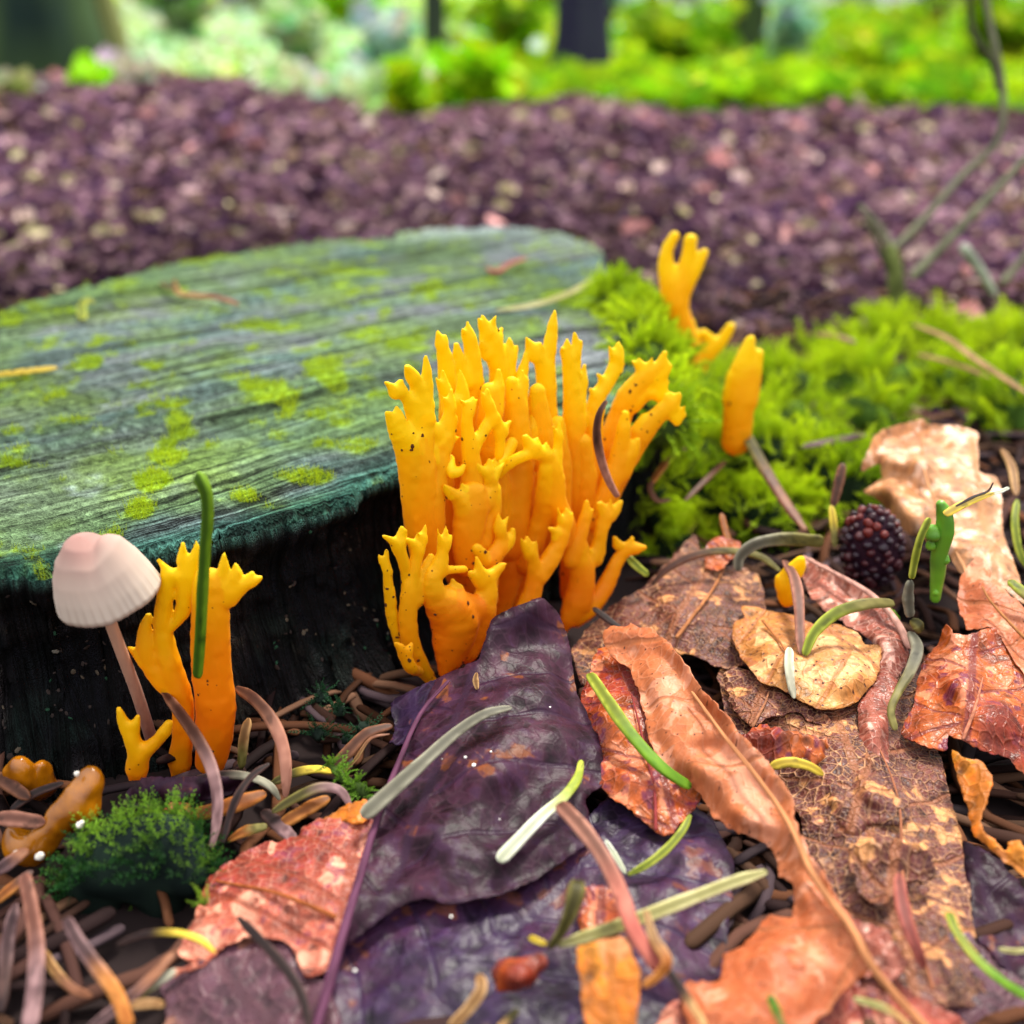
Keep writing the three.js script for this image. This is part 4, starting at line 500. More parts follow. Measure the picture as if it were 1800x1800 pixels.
leaf('large pale beige crinkled leaf standing behind the dark knobbly cone', 'pale', [[1530, 785, 2.0], [1537, 768, 2.1], [1560, 752, 2.15], [1620, 736, 2.2], [1632, 745, 2.2], [1684, 750, 2.2], [1718, 762, 2.15], [1720, 828, 1.95], [1748, 838, 1.9], [1760, 862, 1.8], [1764, 935, 1.5], [1788, 1002, 1.25], [1800, 1060, 1.1], [1767, 1035, 1.15], [1740, 1022, 1.2], [1690, 1008, 1.2], [1660, 968, 1.25], [1604, 941, 1.25], [1574, 918, 1.3], [1547, 880, 1.4], [1518, 862, 1.45], [1550, 842, 1.6], [1543, 812, 1.75], [1517, 830, 1.65], [1518, 812, 1.8]], [1710, 1020, 1620, 740], { ctl: [[1580, 800, 1.98], [1575, 850, 1.72], [1670, 800, 1.98], [1665, 770, 2.12], [1615, 800, 2.08], [1680, 850, 1.8], [1620, 880, 1.62], [1700, 920, 1.5], [1660, 930, 1.42]], rib: [[1700, 1010, 1.25], [1660, 920, 1.5], [1625, 830, 1.95], [1622, 760, 2.2]], ribColor: [0.46, 0.22, 0.1], ribW: 4, wave: 0.04, jag: 1.5 });
leaf('bright orange curled leaf strip twisting over the dark hollow', 'gold', [[1673, 1318, .95], [1700, 1334, 1.0], [1720, 1336, 1.02], [1744, 1363, 1.0], [1738, 1400, .92], [1724, 1433, .82], [1728, 1458, .78], [1766, 1496, .72], [1773, 1480, .8], [1793, 1480, .82], [1840, 1530, .7], [1840, 1560, .6], [1800, 1538, .64], [1767, 1514, .66], [1713, 1468, .7], [1700, 1418, .76], [1678, 1350, .88]], [1715, 1455, 1700, 1330], { jag: 2, step: 6.5, wave: 0.05 });
leaf('flat amber leaf strip curling up at the bottom edge below the pale long needle', 'gold', [[1013, 1671, 1.0], [1047, 1655, 1.05], [1098, 1646, 1.1], [1112, 1678, 1.05], [1126, 1706, 1.0], [1122, 1745, .9], [1118, 1800, .8], [1112, 1850, .7], [1046, 1850, .65], [1030, 1790, .78], [1020, 1720, .9]], [1075, 1850, 1065, 1650], { jag: 2, step: 7, wave: 0.03 });
leaf('small deep red leaf scrap beside the olive club-ended stalk', 'rust', [[876, 1686, .85], [912, 1683, .9], [950, 1675, .95], [963, 1690, .92], [950, 1715, .82], [931, 1734, .74], [908, 1746, .68], [873, 1742, .66], [864, 1713, .74]], [880, 1740, 950, 1680], { ctl: [[915, 1712, .95]], step: 6, name: 'leaf_fragment', group: 'leaf scraps in the litter' });
leaf('torn brown veined scrap with a pale edge on the lower part of the worn leaf', 'net', [[1490, 1490, .8], [1540, 1470, .9], [1600, 1480, .92], [1640, 1500, .85], [1634, 1540, .74], [1590, 1545, .72], [1560, 1585, .66], [1530, 1590, .62], [1500, 1540, .68]], [1560, 1590, 1570, 1470], { jag: 5, step: 6.5, wave: 0.12, name: 'leaf_fragment', group: 'leaf scraps in the litter' });
leaf('crumpled maroon scrap beside the foot of the red thick needle', 'pink', [[1440, 1640, .7], [1490, 1610, .8], [1560, 1640, .8], [1590, 1690, .7], [1560, 1730, .58], [1500, 1700, .6], [1460, 1690, .6]], [1580, 1720, 1450, 1640], { jag: 5, step: 7, wave: 0.14, name: 'leaf_fragment', group: 'leaf scraps in the litter' });
leaf('ragged russet scrap with a curled corner below the round tan leaf', 'rust', [[1290, 1300, .86], [1340, 1275, .96], [1400, 1290, .98], [1452, 1310, .9], [1440, 1345, .8], [1390, 1335, .82], [1350, 1350, .74], [1312, 1330, .76]], [1300, 1320, 1440, 1320], { jag: 4.5, step: 6.5, wave: 0.12, name: 'leaf_fragment', group: 'leaf scraps in the litter' });
leaf('pinkish red leaf spread along the bottom edge under the petiole', 'red', [[1180, 1760, .38], [1260, 1735, .44], [1350, 1690, .55], [1450, 1660, .6], [1530, 1680, .55], [1600, 1740, .45], [1690, 1790, .35], [1700, 1860, .25], [1150, 1870, .2]], [1640, 1860, 1250, 1750], { wave: 0.08 });
leaf('dull violet leaf in the bottom corner beside the green needle', 'mauve', [[1560, 1760, .3], [1600, 1700, .38], [1650, 1640, .45], [1700, 1640, .42], [1760, 1700, .35], [1850, 1760, .3], [1850, 1870, .15], [1600, 1870, .15]], [1800, 1860, 1640, 1660], { wave: 0.07 });
leaf('dark maroon leaf sunk in the hollow below the orange twisted strip', 'purple', [[1690, 1480, .35], [1740, 1500, .4], [1800, 1560, .35], [1850, 1600, .3], [1850, 1760, .1], [1760, 1700, .2], [1715, 1640, .3], [1700, 1560, .35]], [1800, 1720, 1720, 1500], { wave: 0.08 });
leaf('dark brown curved leaf scrap under the feet of the orange stalks', 'purple', [[217, 1417, .45], [226, 1388, .6], [249, 1369, .7], [300, 1366, .75], [350, 1364, .78], [430, 1362, .72], [470, 1370, .62], [440, 1384, .55], [369, 1404, .5], [300, 1416, .42]], [220, 1410, 460, 1370], { ctl: [[320, 1388, .72]], step: 6, name: 'leaf_fragment', group: 'leaf scraps in the litter' });
leaf('torn russet leaf scrap between the dark plate and the moss tuft', 'rust', [[278, 1432, .5], [300, 1412, .6], [325, 1408, .62], [335, 1420, .6], [340, 1450, .5], [310, 1452, .46]], [300, 1452, 320, 1410], { step: 5, jag: 3, name: 'leaf_fragment', group: 'leaf scraps in the litter' });
leaf('orange brown leaf scrap behind the dark arched needle', 'rust', [[1240, 962, 1.2], [1262, 944, 1.28], [1296, 950, 1.26], [1300, 970, 1.2], [1262, 1000, 1.05], [1238, 1000, 1.0]], [1250, 1000, 1280, 950], { step: 5, jag: 3, name: 'leaf_fragment', group: 'leaf scraps in the litter' });
leaf('orange flake lying against the grey needle beside the red leaf', 'gold', [[560, 1445, .7], [590, 1424, .76], [640, 1405, .84], [655, 1425, .82], [640, 1445, .8], [600, 1446, .74]], [600, 1446, 620, 1412], { step: 5, jag: 3, name: 'leaf_fragment', group: 'leaf scraps in the litter' });
leaf('crumpled rust flake under the red brown needle in the bottom middle', 'rust', [[1025, 1560, .55], [1070, 1560, .6], [1100, 1590, .6], [1085, 1640, .5], [1030, 1660, .46], [1015, 1610, .5]], [1050, 1660, 1060, 1560], { step: 6, jag: 4, wave: 0.1, name: 'leaf_fragment', group: 'leaf scraps in the litter' });

// ------------------------------------------------------------------ fallen conifer needles
const NC = { green: [[0.055, 0.13, 0.006], [0.15, 0.27, 0.012]], brown: [[0.075, 0.026, 0.016], [0.22, 0.09, 0.045]], grey: [[0.13, 0.12, 0.085], [0.32, 0.30, 0.22]], tan: [[0.26, 0.12, 0.04], [0.55, 0.33, 0.14]], lime: [[0.16, 0.20, 0.012], [0.42, 0.44, 0.06]], pale: [[0.30, 0.27, 0.08], [0.62, 0.56, 0.28]], white: [[0.5, 0.52, 0.36], [0.75, 0.76, 0.66]], pink: [[0.17, 0.06, 0.04], [0.42, 0.19, 0.13]], dark: [[0.018, 0.009, 0.009], [0.075, 0.038, 0.032]], olive: [[0.06, 0.05, 0.01], [0.20, 0.17, 0.05]], red: [[0.24, 0.05, 0.04], [0.42, 0.13, 0.09]], yellow: [[0.45, 0.30, 0.02], [0.66, 0.5, 0.06]], mauve: [[0.06, 0.028, 0.03], [0.26, 0.15, 0.15]], rust: [[0.25, 0.07, 0.012], [0.52, 0.21, 0.05]] };
M.needle = phys({ vertexColors: true, roughness: 0.5, specularIntensity: 0.25 });
let needleSeed = 500;
function needle(label, kind, pts, w, { z, to, group = 'fallen conifer needles', name = 'conifer_needle', flat = 0.62, taper = 0.75, parent, grow } = {}) {
  const sd = needleSeed += 13, P = pts.map(([x, y, h]) => (z ? V(x, y, z + (h ?? 0)) : H(x, y, h))), [a, b] = NC[kind], end = to && NC[to], L0 = P[0].distanceTo(P[P.length - 1]) + 0.2, ws = [].concat(w);
  const g = tube(P, (t) => { const k = t * (ws.length - 1), i = Math.min(ws.length - 2, Math.floor(k)), ww = ws.length > 1 ? lerp(ws[i], ws[i + 1], k - i) : ws[0]; return (ww * 0.43) * cmPerPx(P[0]) * (ws.length > 1 ? 1 : lerp(1, taper, Math.abs(t - 0.45) * 1.8) * (0.55 + 0.45 * smooth(0, 0.13, Math.min(t, 1 - t)))) * (1 + 0.05 * noise(t * 9, sd)); }, {
    sides: 18, segs: 34, flat, groove: 0.3, up: V3(0, 1, 0.5), color: (t, an) => {
      const s = Math.sin(an), line = Math.exp(-((s - 1) ** 2) * 30), str = Math.cos(an * 4 + 0.4 * noise(t * 6, sd)), f = clamp(0.55 + 0.12 * str + 0.6 * fbm(t * L0 * 2.2, sd, 3, 3) + 0.35 * noise(t * L0 * 14, an * 1.2, sd) + 0.22 * Math.cos(an * 2));
      let c = mixc(a, b, f * (1 - 0.8 * line)).map((v) => v * 0.85 * (1 - 0.5 * line)); if (end) c = mixc(c, mixc(end[0], end[1], f), smooth(0.35, 0.75, t)); const k = fbm(t * L0 * 5, an * 0.8, sd + 7, 2) > 0.42 ? 0.55 : 1; return [c[0] * k, c[1] * k, c[2] * k]; } });
  return parent ? mesh(name, g, M.needle, parent) : tag(mesh(name, g, M.needle, null), label, 'conifer needle', group);
}
needle('upright green needle with a hooked tip in front of the stout orange stalk', 'green', [[347, 1192, 0], [352, 1120, 0], [356, 1040, 0], [361, 960, 0], [365, 905, 0], [362, 865, .02], [352, 842, .05], [346, 836, .1]], [21, 23, 24, 24, 24, 23, 25, 30], { z: 10.7, flat: 0.9 });
needle('brown needle arching from the slender orange fungus down to the moss tuft', 'brown', [[285, 1213, 1.35], [315, 1252, 1.3], [345, 1295, 1.2], [370, 1345, 1.05], [382, 1400, .9], [380, 1450, .75], [372, 1490, .6]], 25, { to: 'mauve' });
needle('brown needle bent like a hook behind the stout orange stalk', 'brown', [[414, 1208, 1.25], [450, 1232, 1.3], [480, 1270, 1.2], [498, 1315, 1.0], [503, 1360, .75], [502, 1402, .5]], 27, { to: 'pink' });
needle('short tan broken needle standing beside the stout orange stalk', 'tan', [[438, 1262, 1.0], [430, 1290, .85], [426, 1325, .6], [424, 1352, .4]], 23, { to: 'olive' });
needle('dark forked needle leaning up from the orange chip', 'dark', [[392, 1482, .6], [402, 1440, .75], [420, 1395, .95], [445, 1362, 1.05], [474, 1342, 1.1]], 18);
needle('orange wood chip lying under the brown arching needle', 'rust', [[335, 1432, .6], [380, 1424, .68], [430, 1408, .72], [468, 1394, .72]], [24, 36, 36, 22], { name: 'wood_chip' });
needle('second orange splinter below the hooked brown needle', 'rust', [[492, 1450, .6], [520, 1434, .68], [555, 1414, .74], [580, 1402, .76]], [24, 30, 30, 20], { name: 'wood_chip' });
needle('olive needle bending over the orange splinter', 'olive', [[478, 1428, .72], [520, 1402, .85], [565, 1384, .95], [598, 1390, .9], [618, 1420, .75]], 22, { to: 'mauve' });
needle('dark curved needle lying behind the dark brown leaf scrap', 'dark', [[330, 1372, .6], [390, 1362, .72], [440, 1366, .75], [475, 1382, .68], [492, 1406, .5]], 19, { to: 'grey' });
needle('yellowish needle behind the foot of the hooked brown needle', 'olive', [[475, 1378, .5], [520, 1358, .6], [560, 1352, .62], [585, 1358, .55]], 20, { to: 'yellow' });
needle('grey ridged needle lying across the top of the purple leaf', 'grey', [[636, 1436, .98], [690, 1388, 1.08], [745, 1338, 1.2], [805, 1285, 1.32], [855, 1254, 1.4], [900, 1243, 1.4]], [34, 34, 31, 27, 24, 15]);
needle('pale cream and yellow needle lying bent on the purple leaf', 'white', [[876, 1514, .86], [915, 1473, .92], [955, 1432, .98], [992, 1400, 1.02], [1015, 1368, 1.05], [1022, 1336, 1.06]], [29, 29, 27, 24, 21, 14], { to: 'lime' });
needle('pinkish brown needle sloping across the bottom middle over the pale needles', 'pink', [[982, 1412, 1.45], [1025, 1458, 1.45], [1065, 1515, 1.38], [1092, 1575, 1.25], [1115, 1635, 1.15], [1150, 1690, 1.0], [1165, 1712, .9]], [33, 33, 32, 31, 30, 28], { to: 'red' });
needle('thin yellow green needle curving up beside the rust leaf', 'lime', [[1104, 1538, .6], [1140, 1518, .68], [1172, 1492, .75], [1198, 1462, .82], [1214, 1432, .86]], 18);
needle('thin white needle half hidden under the pinkish brown needle', 'white', [[1064, 1476, .7], [1082, 1505, .66], [1100, 1536, .58]], 12);
needle('long straw-coloured needle lying across the bottom middle', 'pale', [[980, 1662, .8], [1050, 1640, .9], [1130, 1612, .98], [1220, 1577, 1.05], [1290, 1550, 1.1], [1348, 1532, 1.1]], 30, { taper: 0.8 });
needle('olive stalk with a swollen green end beside the small red scrap', 'olive', [[1016, 1548, 1.3], [1012, 1572, 1.28], [1002, 1605, 1.15], [985, 1640, .95], [965, 1668, .8]], [40, 38, 26, 20, 18], { flat: 0.9 });
needle('tiny yellow tip beside the foot of the olive stalk', 'yellow', [[930, 1646, .7], [945, 1654, .74], [962, 1660, .72]], 15);
needle('yellow green needle lying down the length of the rust red leaf', 'lime', [[1036, 1184, 1.22], [1068, 1232, 1.22], [1105, 1285, 1.16], [1140, 1326, 1.06], [1172, 1356, .96], [1215, 1384, .8]], [22, 26, 27, 25, 24, 18], { to: 'green' });
needle('amber needle tucked under the rolled edge of the long orange leaf', 'yellow', [[1352, 1348, 1.05], [1385, 1340, 1.1], [1420, 1346, 1.05], [1448, 1362, .95]], 23);
needle('olive yellow needle arching over the round tan leaf', 'lime', [[1414, 1152, 1.15], [1432, 1112, 1.35], [1470, 1078, 1.52], [1520, 1062, 1.6], [1572, 1060, 1.55]], [17, 24, 26, 26, 20], { to: 'olive' });
needle('pinkish needle standing on the round tan leaf beside the olive arch', 'pink', [[1378, 985, 1.5], [1396, 1015, 1.52], [1404, 1060, 1.45], [1406, 1105, 1.3], [1408, 1150, 1.15]], 23);
needle('stubby silver needle at the lower edge of the round tan leaf', 'white', [[1388, 1138, 1.2], [1387, 1165, 1.18], [1390, 1200, 1.1], [1396, 1228, 1.02]], 20, { to: 'grey' });
needle('grey green needle arched like a handle beside the dark knobbly cone', 'grey', [[1297, 1004, 1.2], [1300, 980, 1.4], [1325, 958, 1.6], [1370, 948, 1.68], [1448, 952, 1.6]], [20, 24, 26, 27, 26], { to: 'olive' });
needle('dark brown needle arching across the brown net-veined leaf', 'brown', [[1146, 1028, .95], [1168, 1004, 1.12], [1215, 978, 1.28], [1275, 968, 1.34], [1335, 978, 1.32], [1372, 1004, 1.22]], 19, { to: 'olive' });
needle('long brown olive needle leaning on the mossy bank', 'olive', [[1304, 748, 1.75], [1325, 790, 1.7], [1352, 838, 1.55], [1385, 890, 1.3], [1416, 932, 1.15]], 25, { to: 'brown' });
needle('dark brown needle standing behind the dark knobbly cone', 'brown', [[1482, 814, 2.3], [1474, 850, 2.05], [1464, 892, 1.75]], 21);
needle('short yellowish needle standing against the dark knobbly cone', 'yellow', [[1461, 888, 1.8], [1465, 920, 1.6], [1467, 962, 1.3]], 16, { to: 'olive' });
needle('dead brown needle stuck to the front of the large orange clump', 'brown', [[1066, 704, .1], [1054, 726, 0], [1049, 760, -.05], [1056, 805, -.08], [1070, 845, -.08], [1086, 874, -.05]], [9, 16, 19, 19, 17, 14], { z: 14.2, to: 'pink' });
needle('yellow needle lying at the near end of the stump top', 'yellow', [[-12, 660, 3.02], [40, 654, 3.03], [101, 646, 3.02]], 17);
needle('yellow green hooked needle standing on the far side of the stump top', 'lime', [[147, 562, 3.0], [144, 540, 3.1], [152, 528, 3.2], [168, 532, 3.15]], 20);
needle('thin pale yellow needle near the mossy corner of the stump top', 'pale', [[872, 546, 3.05], [930, 538, 3.08], [990, 520, 3.1], [1046, 490, 3.08]], 14);
needle('small red brown needle lying on the far part of the stump top', 'red', [[856, 470, 3.05], [872, 478, 3.06], [895, 464, 3.12], [926, 453, 3.1]], 14);
needle('olive end of a broken twig lying on the stump top', 'olive', [[282, 496, 3.05], [300, 505, 3.08], [318, 514, 3.08]], 15);
needle('pale brown forked twig on the stump top', 'tan', [[306, 490, 3.35], [312, 512, 3.1], [340, 519, 3.1], [380, 523, 3.1], [420, 535, 3.08]], 14, { to: 'brown', name: 'forked_twig' });
needle('long tan needle across the bright moss by the edge of the picture', 'tan', [[1606, 570, 1.8], [1660, 592, 1.8], [1720, 635, 1.7], [1810, 694, 1.6]], 14);
needle('thin tan needle lying lower in the bright moss', 'tan', [[1612, 622, 1.4], [1680, 640, 1.4], [1740, 664, 1.4]], 11);
needle('pink needle stub at the far edge of the bright moss', 'pink', [[1434, 588, 1.5], [1465, 590, 1.55], [1504, 602, 1.5]], 15);
needle('mauve needle lying across the moss behind the mossy bank', 'mauve', [[1408, 786, 1.4], [1460, 776, 1.45], [1522, 764, 1.4]], 16);
needle('brown needle lying in the moss beside the long olive needle', 'brown', [[1204, 880, 1.25], [1238, 846, 1.4], [1276, 810, 1.5]], 12);
needle('brown needle poking from the moss at the edge of the orange clump', 'rust', [[1144, 852, 1.55], [1176, 808, 1.7], [1212, 784, 1.75]], 15, { to: 'brown' });
needle('looped grey brown needle in the dark moss below the orange clump tips', 'brown', [[1146, 842, 1.6], [1144, 862, 1.5], [1156, 880, 1.4], [1180, 878, 1.4]], 11);
needle('orange brown needle tip behind the curved leaf edge', 'rust', [[1268, 902, 1.5], [1274, 930, 1.35], [1284, 960, 1.2]], 14);
needle('olive needle end poking out from behind the lowest orange tips', 'lime', [[1100, 975, 1.35], [1118, 994, 1.25], [1140, 1012, 1.1]], 19);
needle('dark splintered twig running under the orange clump into the brown leaf', 'dark', [[1042, 1068, 1.0], [1065, 1086, .95], [1092, 1106, .9]], 16, { name: 'dark_twig' });
needle('red thick needle curving down through the worn brown leaf', 'red', [[1580, 1535, .95], [1584, 1580, .95], [1596, 1630, .9], [1612, 1670, .8], [1626, 1702, .65]], 31);
needle('green needle with a bulb end in the bottom corner', 'lime', [[1668, 1604, .8], [1680, 1635, .8], [1712, 1680, .75], [1758, 1722, .7], [1812, 1756, .6]], [20, 18, 19, 20, 20], { to: 'green' });
needle('short cream needle at the edge above the bottom corner', 'pale', [[1755, 1668, .7], [1780, 1672, .7], [1812, 1670, .7]], 12);
needle('orange tan needle standing by the edge beside the pale crinkled leaf', 'tan', [[1762, 790, 1.8], [1778, 820, 1.8], [1786, 870, 1.7]], 18);
needle('pale green needle standing by the edge beside the pale crinkled leaf', 'lime', [[1788, 878, 1.9], [1784, 920, 1.7], [1792, 970, 1.4], [1806, 1000, 1.2]], 17);
needle('thick olive needle end at the edge over the hooked tan leaf', 'lime', [[1772, 1020, 1.75], [1790, 1034, 1.7], [1816, 1060, 1.6]], 24, { to: 'olive' });
needle('red brown needle rising at the lower edge of the dark moss clump', 'pink', [[42, 1536, 1.1], [54, 1590, 1.0], [64, 1660, .85], [62, 1730, .7], [52, 1810, .55]], [26, 30, 31, 32, 34], { to: 'mauve' });
needle('pale pink needle sloping below the dark moss clump', 'mauve', [[116, 1614, 1.15], [138, 1655, 1.1], [170, 1700, 1.0], [205, 1748, .85], [226, 1808, .65]], [22, 26, 28, 28, 28], { to: 'rust' });
needle('grey mauve needle at the very edge beside the red brown needle', 'mauve', [[28, 1588, .75], [16, 1640, .7], [10, 1700, .6], [2, 1780, .45]], 28, { to: 'dark' });
needle('split tan needle lying behind the red brown needle', 'tan', [[74, 1668, .7], [96, 1706, .65], [128, 1738, .6], [162, 1752, .5]], 20, { to: 'brown' });
needle('dark olive needle arching along the lower edge of the moss clump', 'dark', [[205, 1660, .7], [255, 1642, .85], [312, 1640, .9], [352, 1652, .85], [378, 1674, .75]], 16, { to: 'yellow' });
needle('purple brown needle pointing up towards the red leaf', 'mauve', [[150, 1812, .5], [215, 1765, .6], [270, 1715, .7], [312, 1668, .75]], 26, { to: 'brown' });
needle('olive grey needle lying beneath the pale pink needle', 'olive', [[215, 1765, .5], [260, 1735, .58], [310, 1705, .62]], 26, { to: 'grey' });
needle('tan needle stub at the bottom between the pink needle and the mauve leaf', 'tan', [[228, 1768, .75], [262, 1764, .72], [290, 1766, .66]], 20);
needle('dark purple stalk lying across the red leaf to the bottom edge', 'dark', [[418, 1612, .82], [455, 1650, .84], [500, 1700, .78], [528, 1745, .7], [546, 1812, .58]], 21, { name: 'leaf_stalk' });
needle('tan curved needle at the bottom edge beside the small red scrap', 'tan', [[842, 1712, .85], [846, 1738, .85], [826, 1770, .75], [786, 1812, .6]], 26);
needle('thin olive tan needle at the bottom edge under the amber strip', 'olive', [[912, 1774, .6], [895, 1790, .58], [872, 1812, .5]], 16, { to: 'tan' });
needle('short dark green needle tip at the bottom edge', 'green', [[1352, 1748, .95], [1364, 1775, .9], [1378, 1812, .8]], 20, { to: 'olive' });
needle('pinkish brown needle crossing under the wet amber jelly', 'pink', [[-10, 1437, .75], [30, 1440, .8], [80, 1446, .75]], 34);
needle('brown needle entering from the edge above the amber jelly', 'brown', [[-10, 1362, .65], [20, 1382, .7], [52, 1404, .65]], 30);
needle('dark needle lying behind the amber jelly', 'dark', [[18, 1424, .5], [60, 1395, .62], [112, 1376, .65]], 20);
needle('mauve needle at the edge below the amber jelly', 'mauve', [[-10, 1535, .5], [20, 1514, .6], [50, 1492, .62]], 30, { to: 'brown' });
needle('rust needle at the edge below the mauve needle', 'rust', [[-10, 1586, .35], [20, 1562, .45], [58, 1530, .5]], 26, { to: 'dark' });
needle('brown arched twig against the stump foot beside the purple flap', 'brown', [[582, 1352, .7], [610, 1324, .85], [645, 1290, .98], [690, 1275, 1.0]], [24, 28, 26, 16], { name: 'dark_twig' });
needle('pale brown thin twig curving under the arched twig', 'tan', [[600, 1362, .62], [625, 1335, .8], [652, 1298, 1.0], [685, 1290, 1.0]], 8, { name: 'dark_twig', to: 'brown' });
needle('dark red brown needle between the orange splinter and the red leaf', 'dark', [[460, 1425, .62], [490, 1450, .6], [520, 1480, .55]], 30, { to: 'mauve' });
needle('gold brown sliver lying above the corner of the red leaf', 'rust', [[400, 1478, .5], [430, 1462, .56], [470, 1452, .58]], [10, 26, 14], { to: 'olive', name: 'wood_chip' });
needle('tiny brown bud scale resting on the dark purple leaf tip', 'tan', [[838, 1182, 1.35], [836, 1195, 1.28], [839, 1212, 1.2]], [6, 14, 8]);
needle('bent tan shred joining the pinkish needle at the bottom', 'tan', [[1135, 1600, 1.2], [1150, 1650, 1.15], [1172, 1690, 1.1], [1160, 1712, 1.0], [1130, 1735, .9]], [12, 18, 24, 22, 14], { name: 'bark_shred', to: 'rust' });
needle('thin dark stalk running from the tan shred to the bottom edge', 'dark', [[1172, 1700, .9], [1205, 1750, .8], [1245, 1812, .65]], 20, { name: 'leaf_stalk', to: 'tan' });
needle('pale curled twig lying along the bottom edge of the pink leaf', 'pale', [[1500, 1755, .7], [1560, 1775, .62], [1610, 1812, .5]], 18, { name: 'dark_twig', to: 'tan' });
// ------------------------------------------------------------------ moss
M.moss = phys({ vertexColors: true, roughness: 0.7, transmission: 0.5, thickness: 0, specularIntensity: 0.15 });
M.mossBed = std({ vertexColors: true, roughness: 0.95 });
function mossShoot(seed, n, spread, arch) { // one leafy shoot, 1 cm long: pointed leaves set all round a bent stem
  const r = rng(seed), pos = [], idx = [], col = [], at = (t) => V3(arch * t * t * 0.6, t * (1 - 0.25 * arch * t), 0.04 * Math.sin(t * 5 + seed));
  for (let i = 0; i < n; i++) {
    const t = 0.08 + 0.92 * (i / n), p = at(t), a = i * 2.4 + r(), l = 0.17 * (1 - 0.55 * t) * (0.8 + 0.4 * r()), w = l * 0.28, up = 0.75 + 0.4 * t;
    const d = V3(Math.cos(a) * spread, up, Math.sin(a) * spread).normalize(), s = d.clone().cross(V3(Math.sin(a), 0.2, -Math.cos(a))).normalize().multiplyScalar(w), m = p.clone().addScaledVector(d, l * 0.5), e = p.clone().addScaledVector(d, l), k = pos.length / 3, nn = d.clone().cross(s).normalize().multiplyScalar(w * 0.4);
    for (const q of [p, m.clone().add(s).add(nn), m.clone().sub(s).add(nn), e]) pos.push(q.x, q.y, q.z);
    const c = 0.55 + 0.55 * t + 0.15 * (r() - 0.5); for (let j = 0; j < 4; j++) col.push(c * (j === 3 ? 1.15 : 1), c, c * (j === 3 ? 0.8 : 1));
    idx.push(k, k + 1, k + 2, k + 1, k + 3, k + 2);
  }
  return buffer(pos, idx, col);
}
function feather() { // a flat feathery frond, 1 cm long, of small shoots left and right of its stem
  const out = []; const main = mossShoot(3, 34, 0.6, 0.5); out.push(main);
  for (let i = 0; i < 16; i++) { const t = 0.12 + 0.8 * (i / 16), s = mossShoot(20 + i, 12, 0.7, 0.3), k = 0.42 * (1 - 0.75 * t) + 0.08; s.scale(k, k, k).rotateZ((i % 2 ? 1 : -1) * 0.95).rotateY(0.25).translate(0.3 * t * t, t * (1 - 0.12 * t), 0); out.push(s); }
  return mergeGeometries(out);
}
const SHOOTS = [mossShoot(1, 30, 0.75, 0.2), mossShoot(2, 34, 0.6, 0.7), mossShoot(5, 26, 0.9, 0.4)], FEATHER = feather(), TUFT = mossShoot(9, 16, 1.3, 0.1);
// a cushion: a dark bed meshed over joints, with shoots rooted all over it
function moss(label, joints, { n, len, colors, droop = 0.4, shade = 0.0, geo = SHOOTS, bed = [0.02, 0.035, 0.008], seed, facing = -0.3, k = 0.5, rough = 0.12, group }) {
  const r = rng(seed), o = thing('moss_cushion', joints[0][0].clone().setY(joints[0][0].y - joints[0][1]), label, 'moss', group);
  const g = skin(joints.map((j) => [j]), { cell: 0.1, k, rough, freq: 1.6, color: (x, y, z) => mixc(bed, [bed[0] * 2.4, bed[1] * 2.4, bed[2] * 2], clamp(0.5 + noise(x * 4, y * 4, z * 4))) }), spots = pick(g, n, r);
  mesh('moss_bed', g, M.mossBed, o);
  const sets = geo.map(() => []);
  for (const [p, nn] of spots) {
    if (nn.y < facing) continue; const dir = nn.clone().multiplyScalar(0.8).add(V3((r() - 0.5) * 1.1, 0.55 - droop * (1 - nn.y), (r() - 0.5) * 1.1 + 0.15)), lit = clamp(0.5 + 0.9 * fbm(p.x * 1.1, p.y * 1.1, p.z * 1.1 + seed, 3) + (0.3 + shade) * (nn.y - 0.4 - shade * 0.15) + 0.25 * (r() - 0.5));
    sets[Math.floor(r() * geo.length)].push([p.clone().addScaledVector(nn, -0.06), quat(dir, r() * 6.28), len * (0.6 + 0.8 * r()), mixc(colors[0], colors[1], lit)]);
  }
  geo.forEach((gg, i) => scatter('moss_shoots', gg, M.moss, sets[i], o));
  return o;
}
const LIME = [[0.2, 0.38, 0.005], [0.62, 0.8, 0.012]], DEEP = [[0.02, 0.1, 0.02], [0.36, 0.66, 0.05]];
const J = (x, y, h, r) => [H(x, y, h), r];
moss('bright lime feathery moss draped over the sawn shoulder of the stump', [[V(1058, 530, 25.2), .35], [V(1090, 545, 23.6), .5], [V(1120, 570, 22), .5], [V(1135, 605, 20.8), .5], [V(1150, 650, 19.6), .5], [V(1165, 700, 18.6), .45], [V(1165, 750, 17.6), .4], [V(1160, 660, 20.2), .55], [V(1128, 590, 22.4), .5]], { n: 1500, len: 0.5, colors: LIME, droop: 1.5, seed: 31, geo: [FEATHER, FEATHER, SHOOTS[1]], k: 0.3 });
moss('mossy bank of lime and dark green fronds between the orange clump and the dark cone', [J(1130, 870, .6, .5), J(1170, 920, .1, .5), J(1210, 840, .65, .6), J(1260, 810, .8, .6), J(1330, 820, .75, .6), J(1400, 830, .65, .6), J(1470, 850, .6, .6), J(1250, 890, .3, .6), J(1320, 910, .2, .6), J(1400, 900, .2, .5), J(1180, 970, -.2, .5), J(1510, 840, .6, .5), J(1290, 770, .9, .45), J(1210, 790, .9, .45)], { n: 1900, len: 0.5, colors: LIME, droop: 1.3, seed: 32, geo: [FEATHER, FEATHER, FEATHER, SHOOTS[1]], bed: [0.005, 0.01, 0.004], rough: 0.2 });
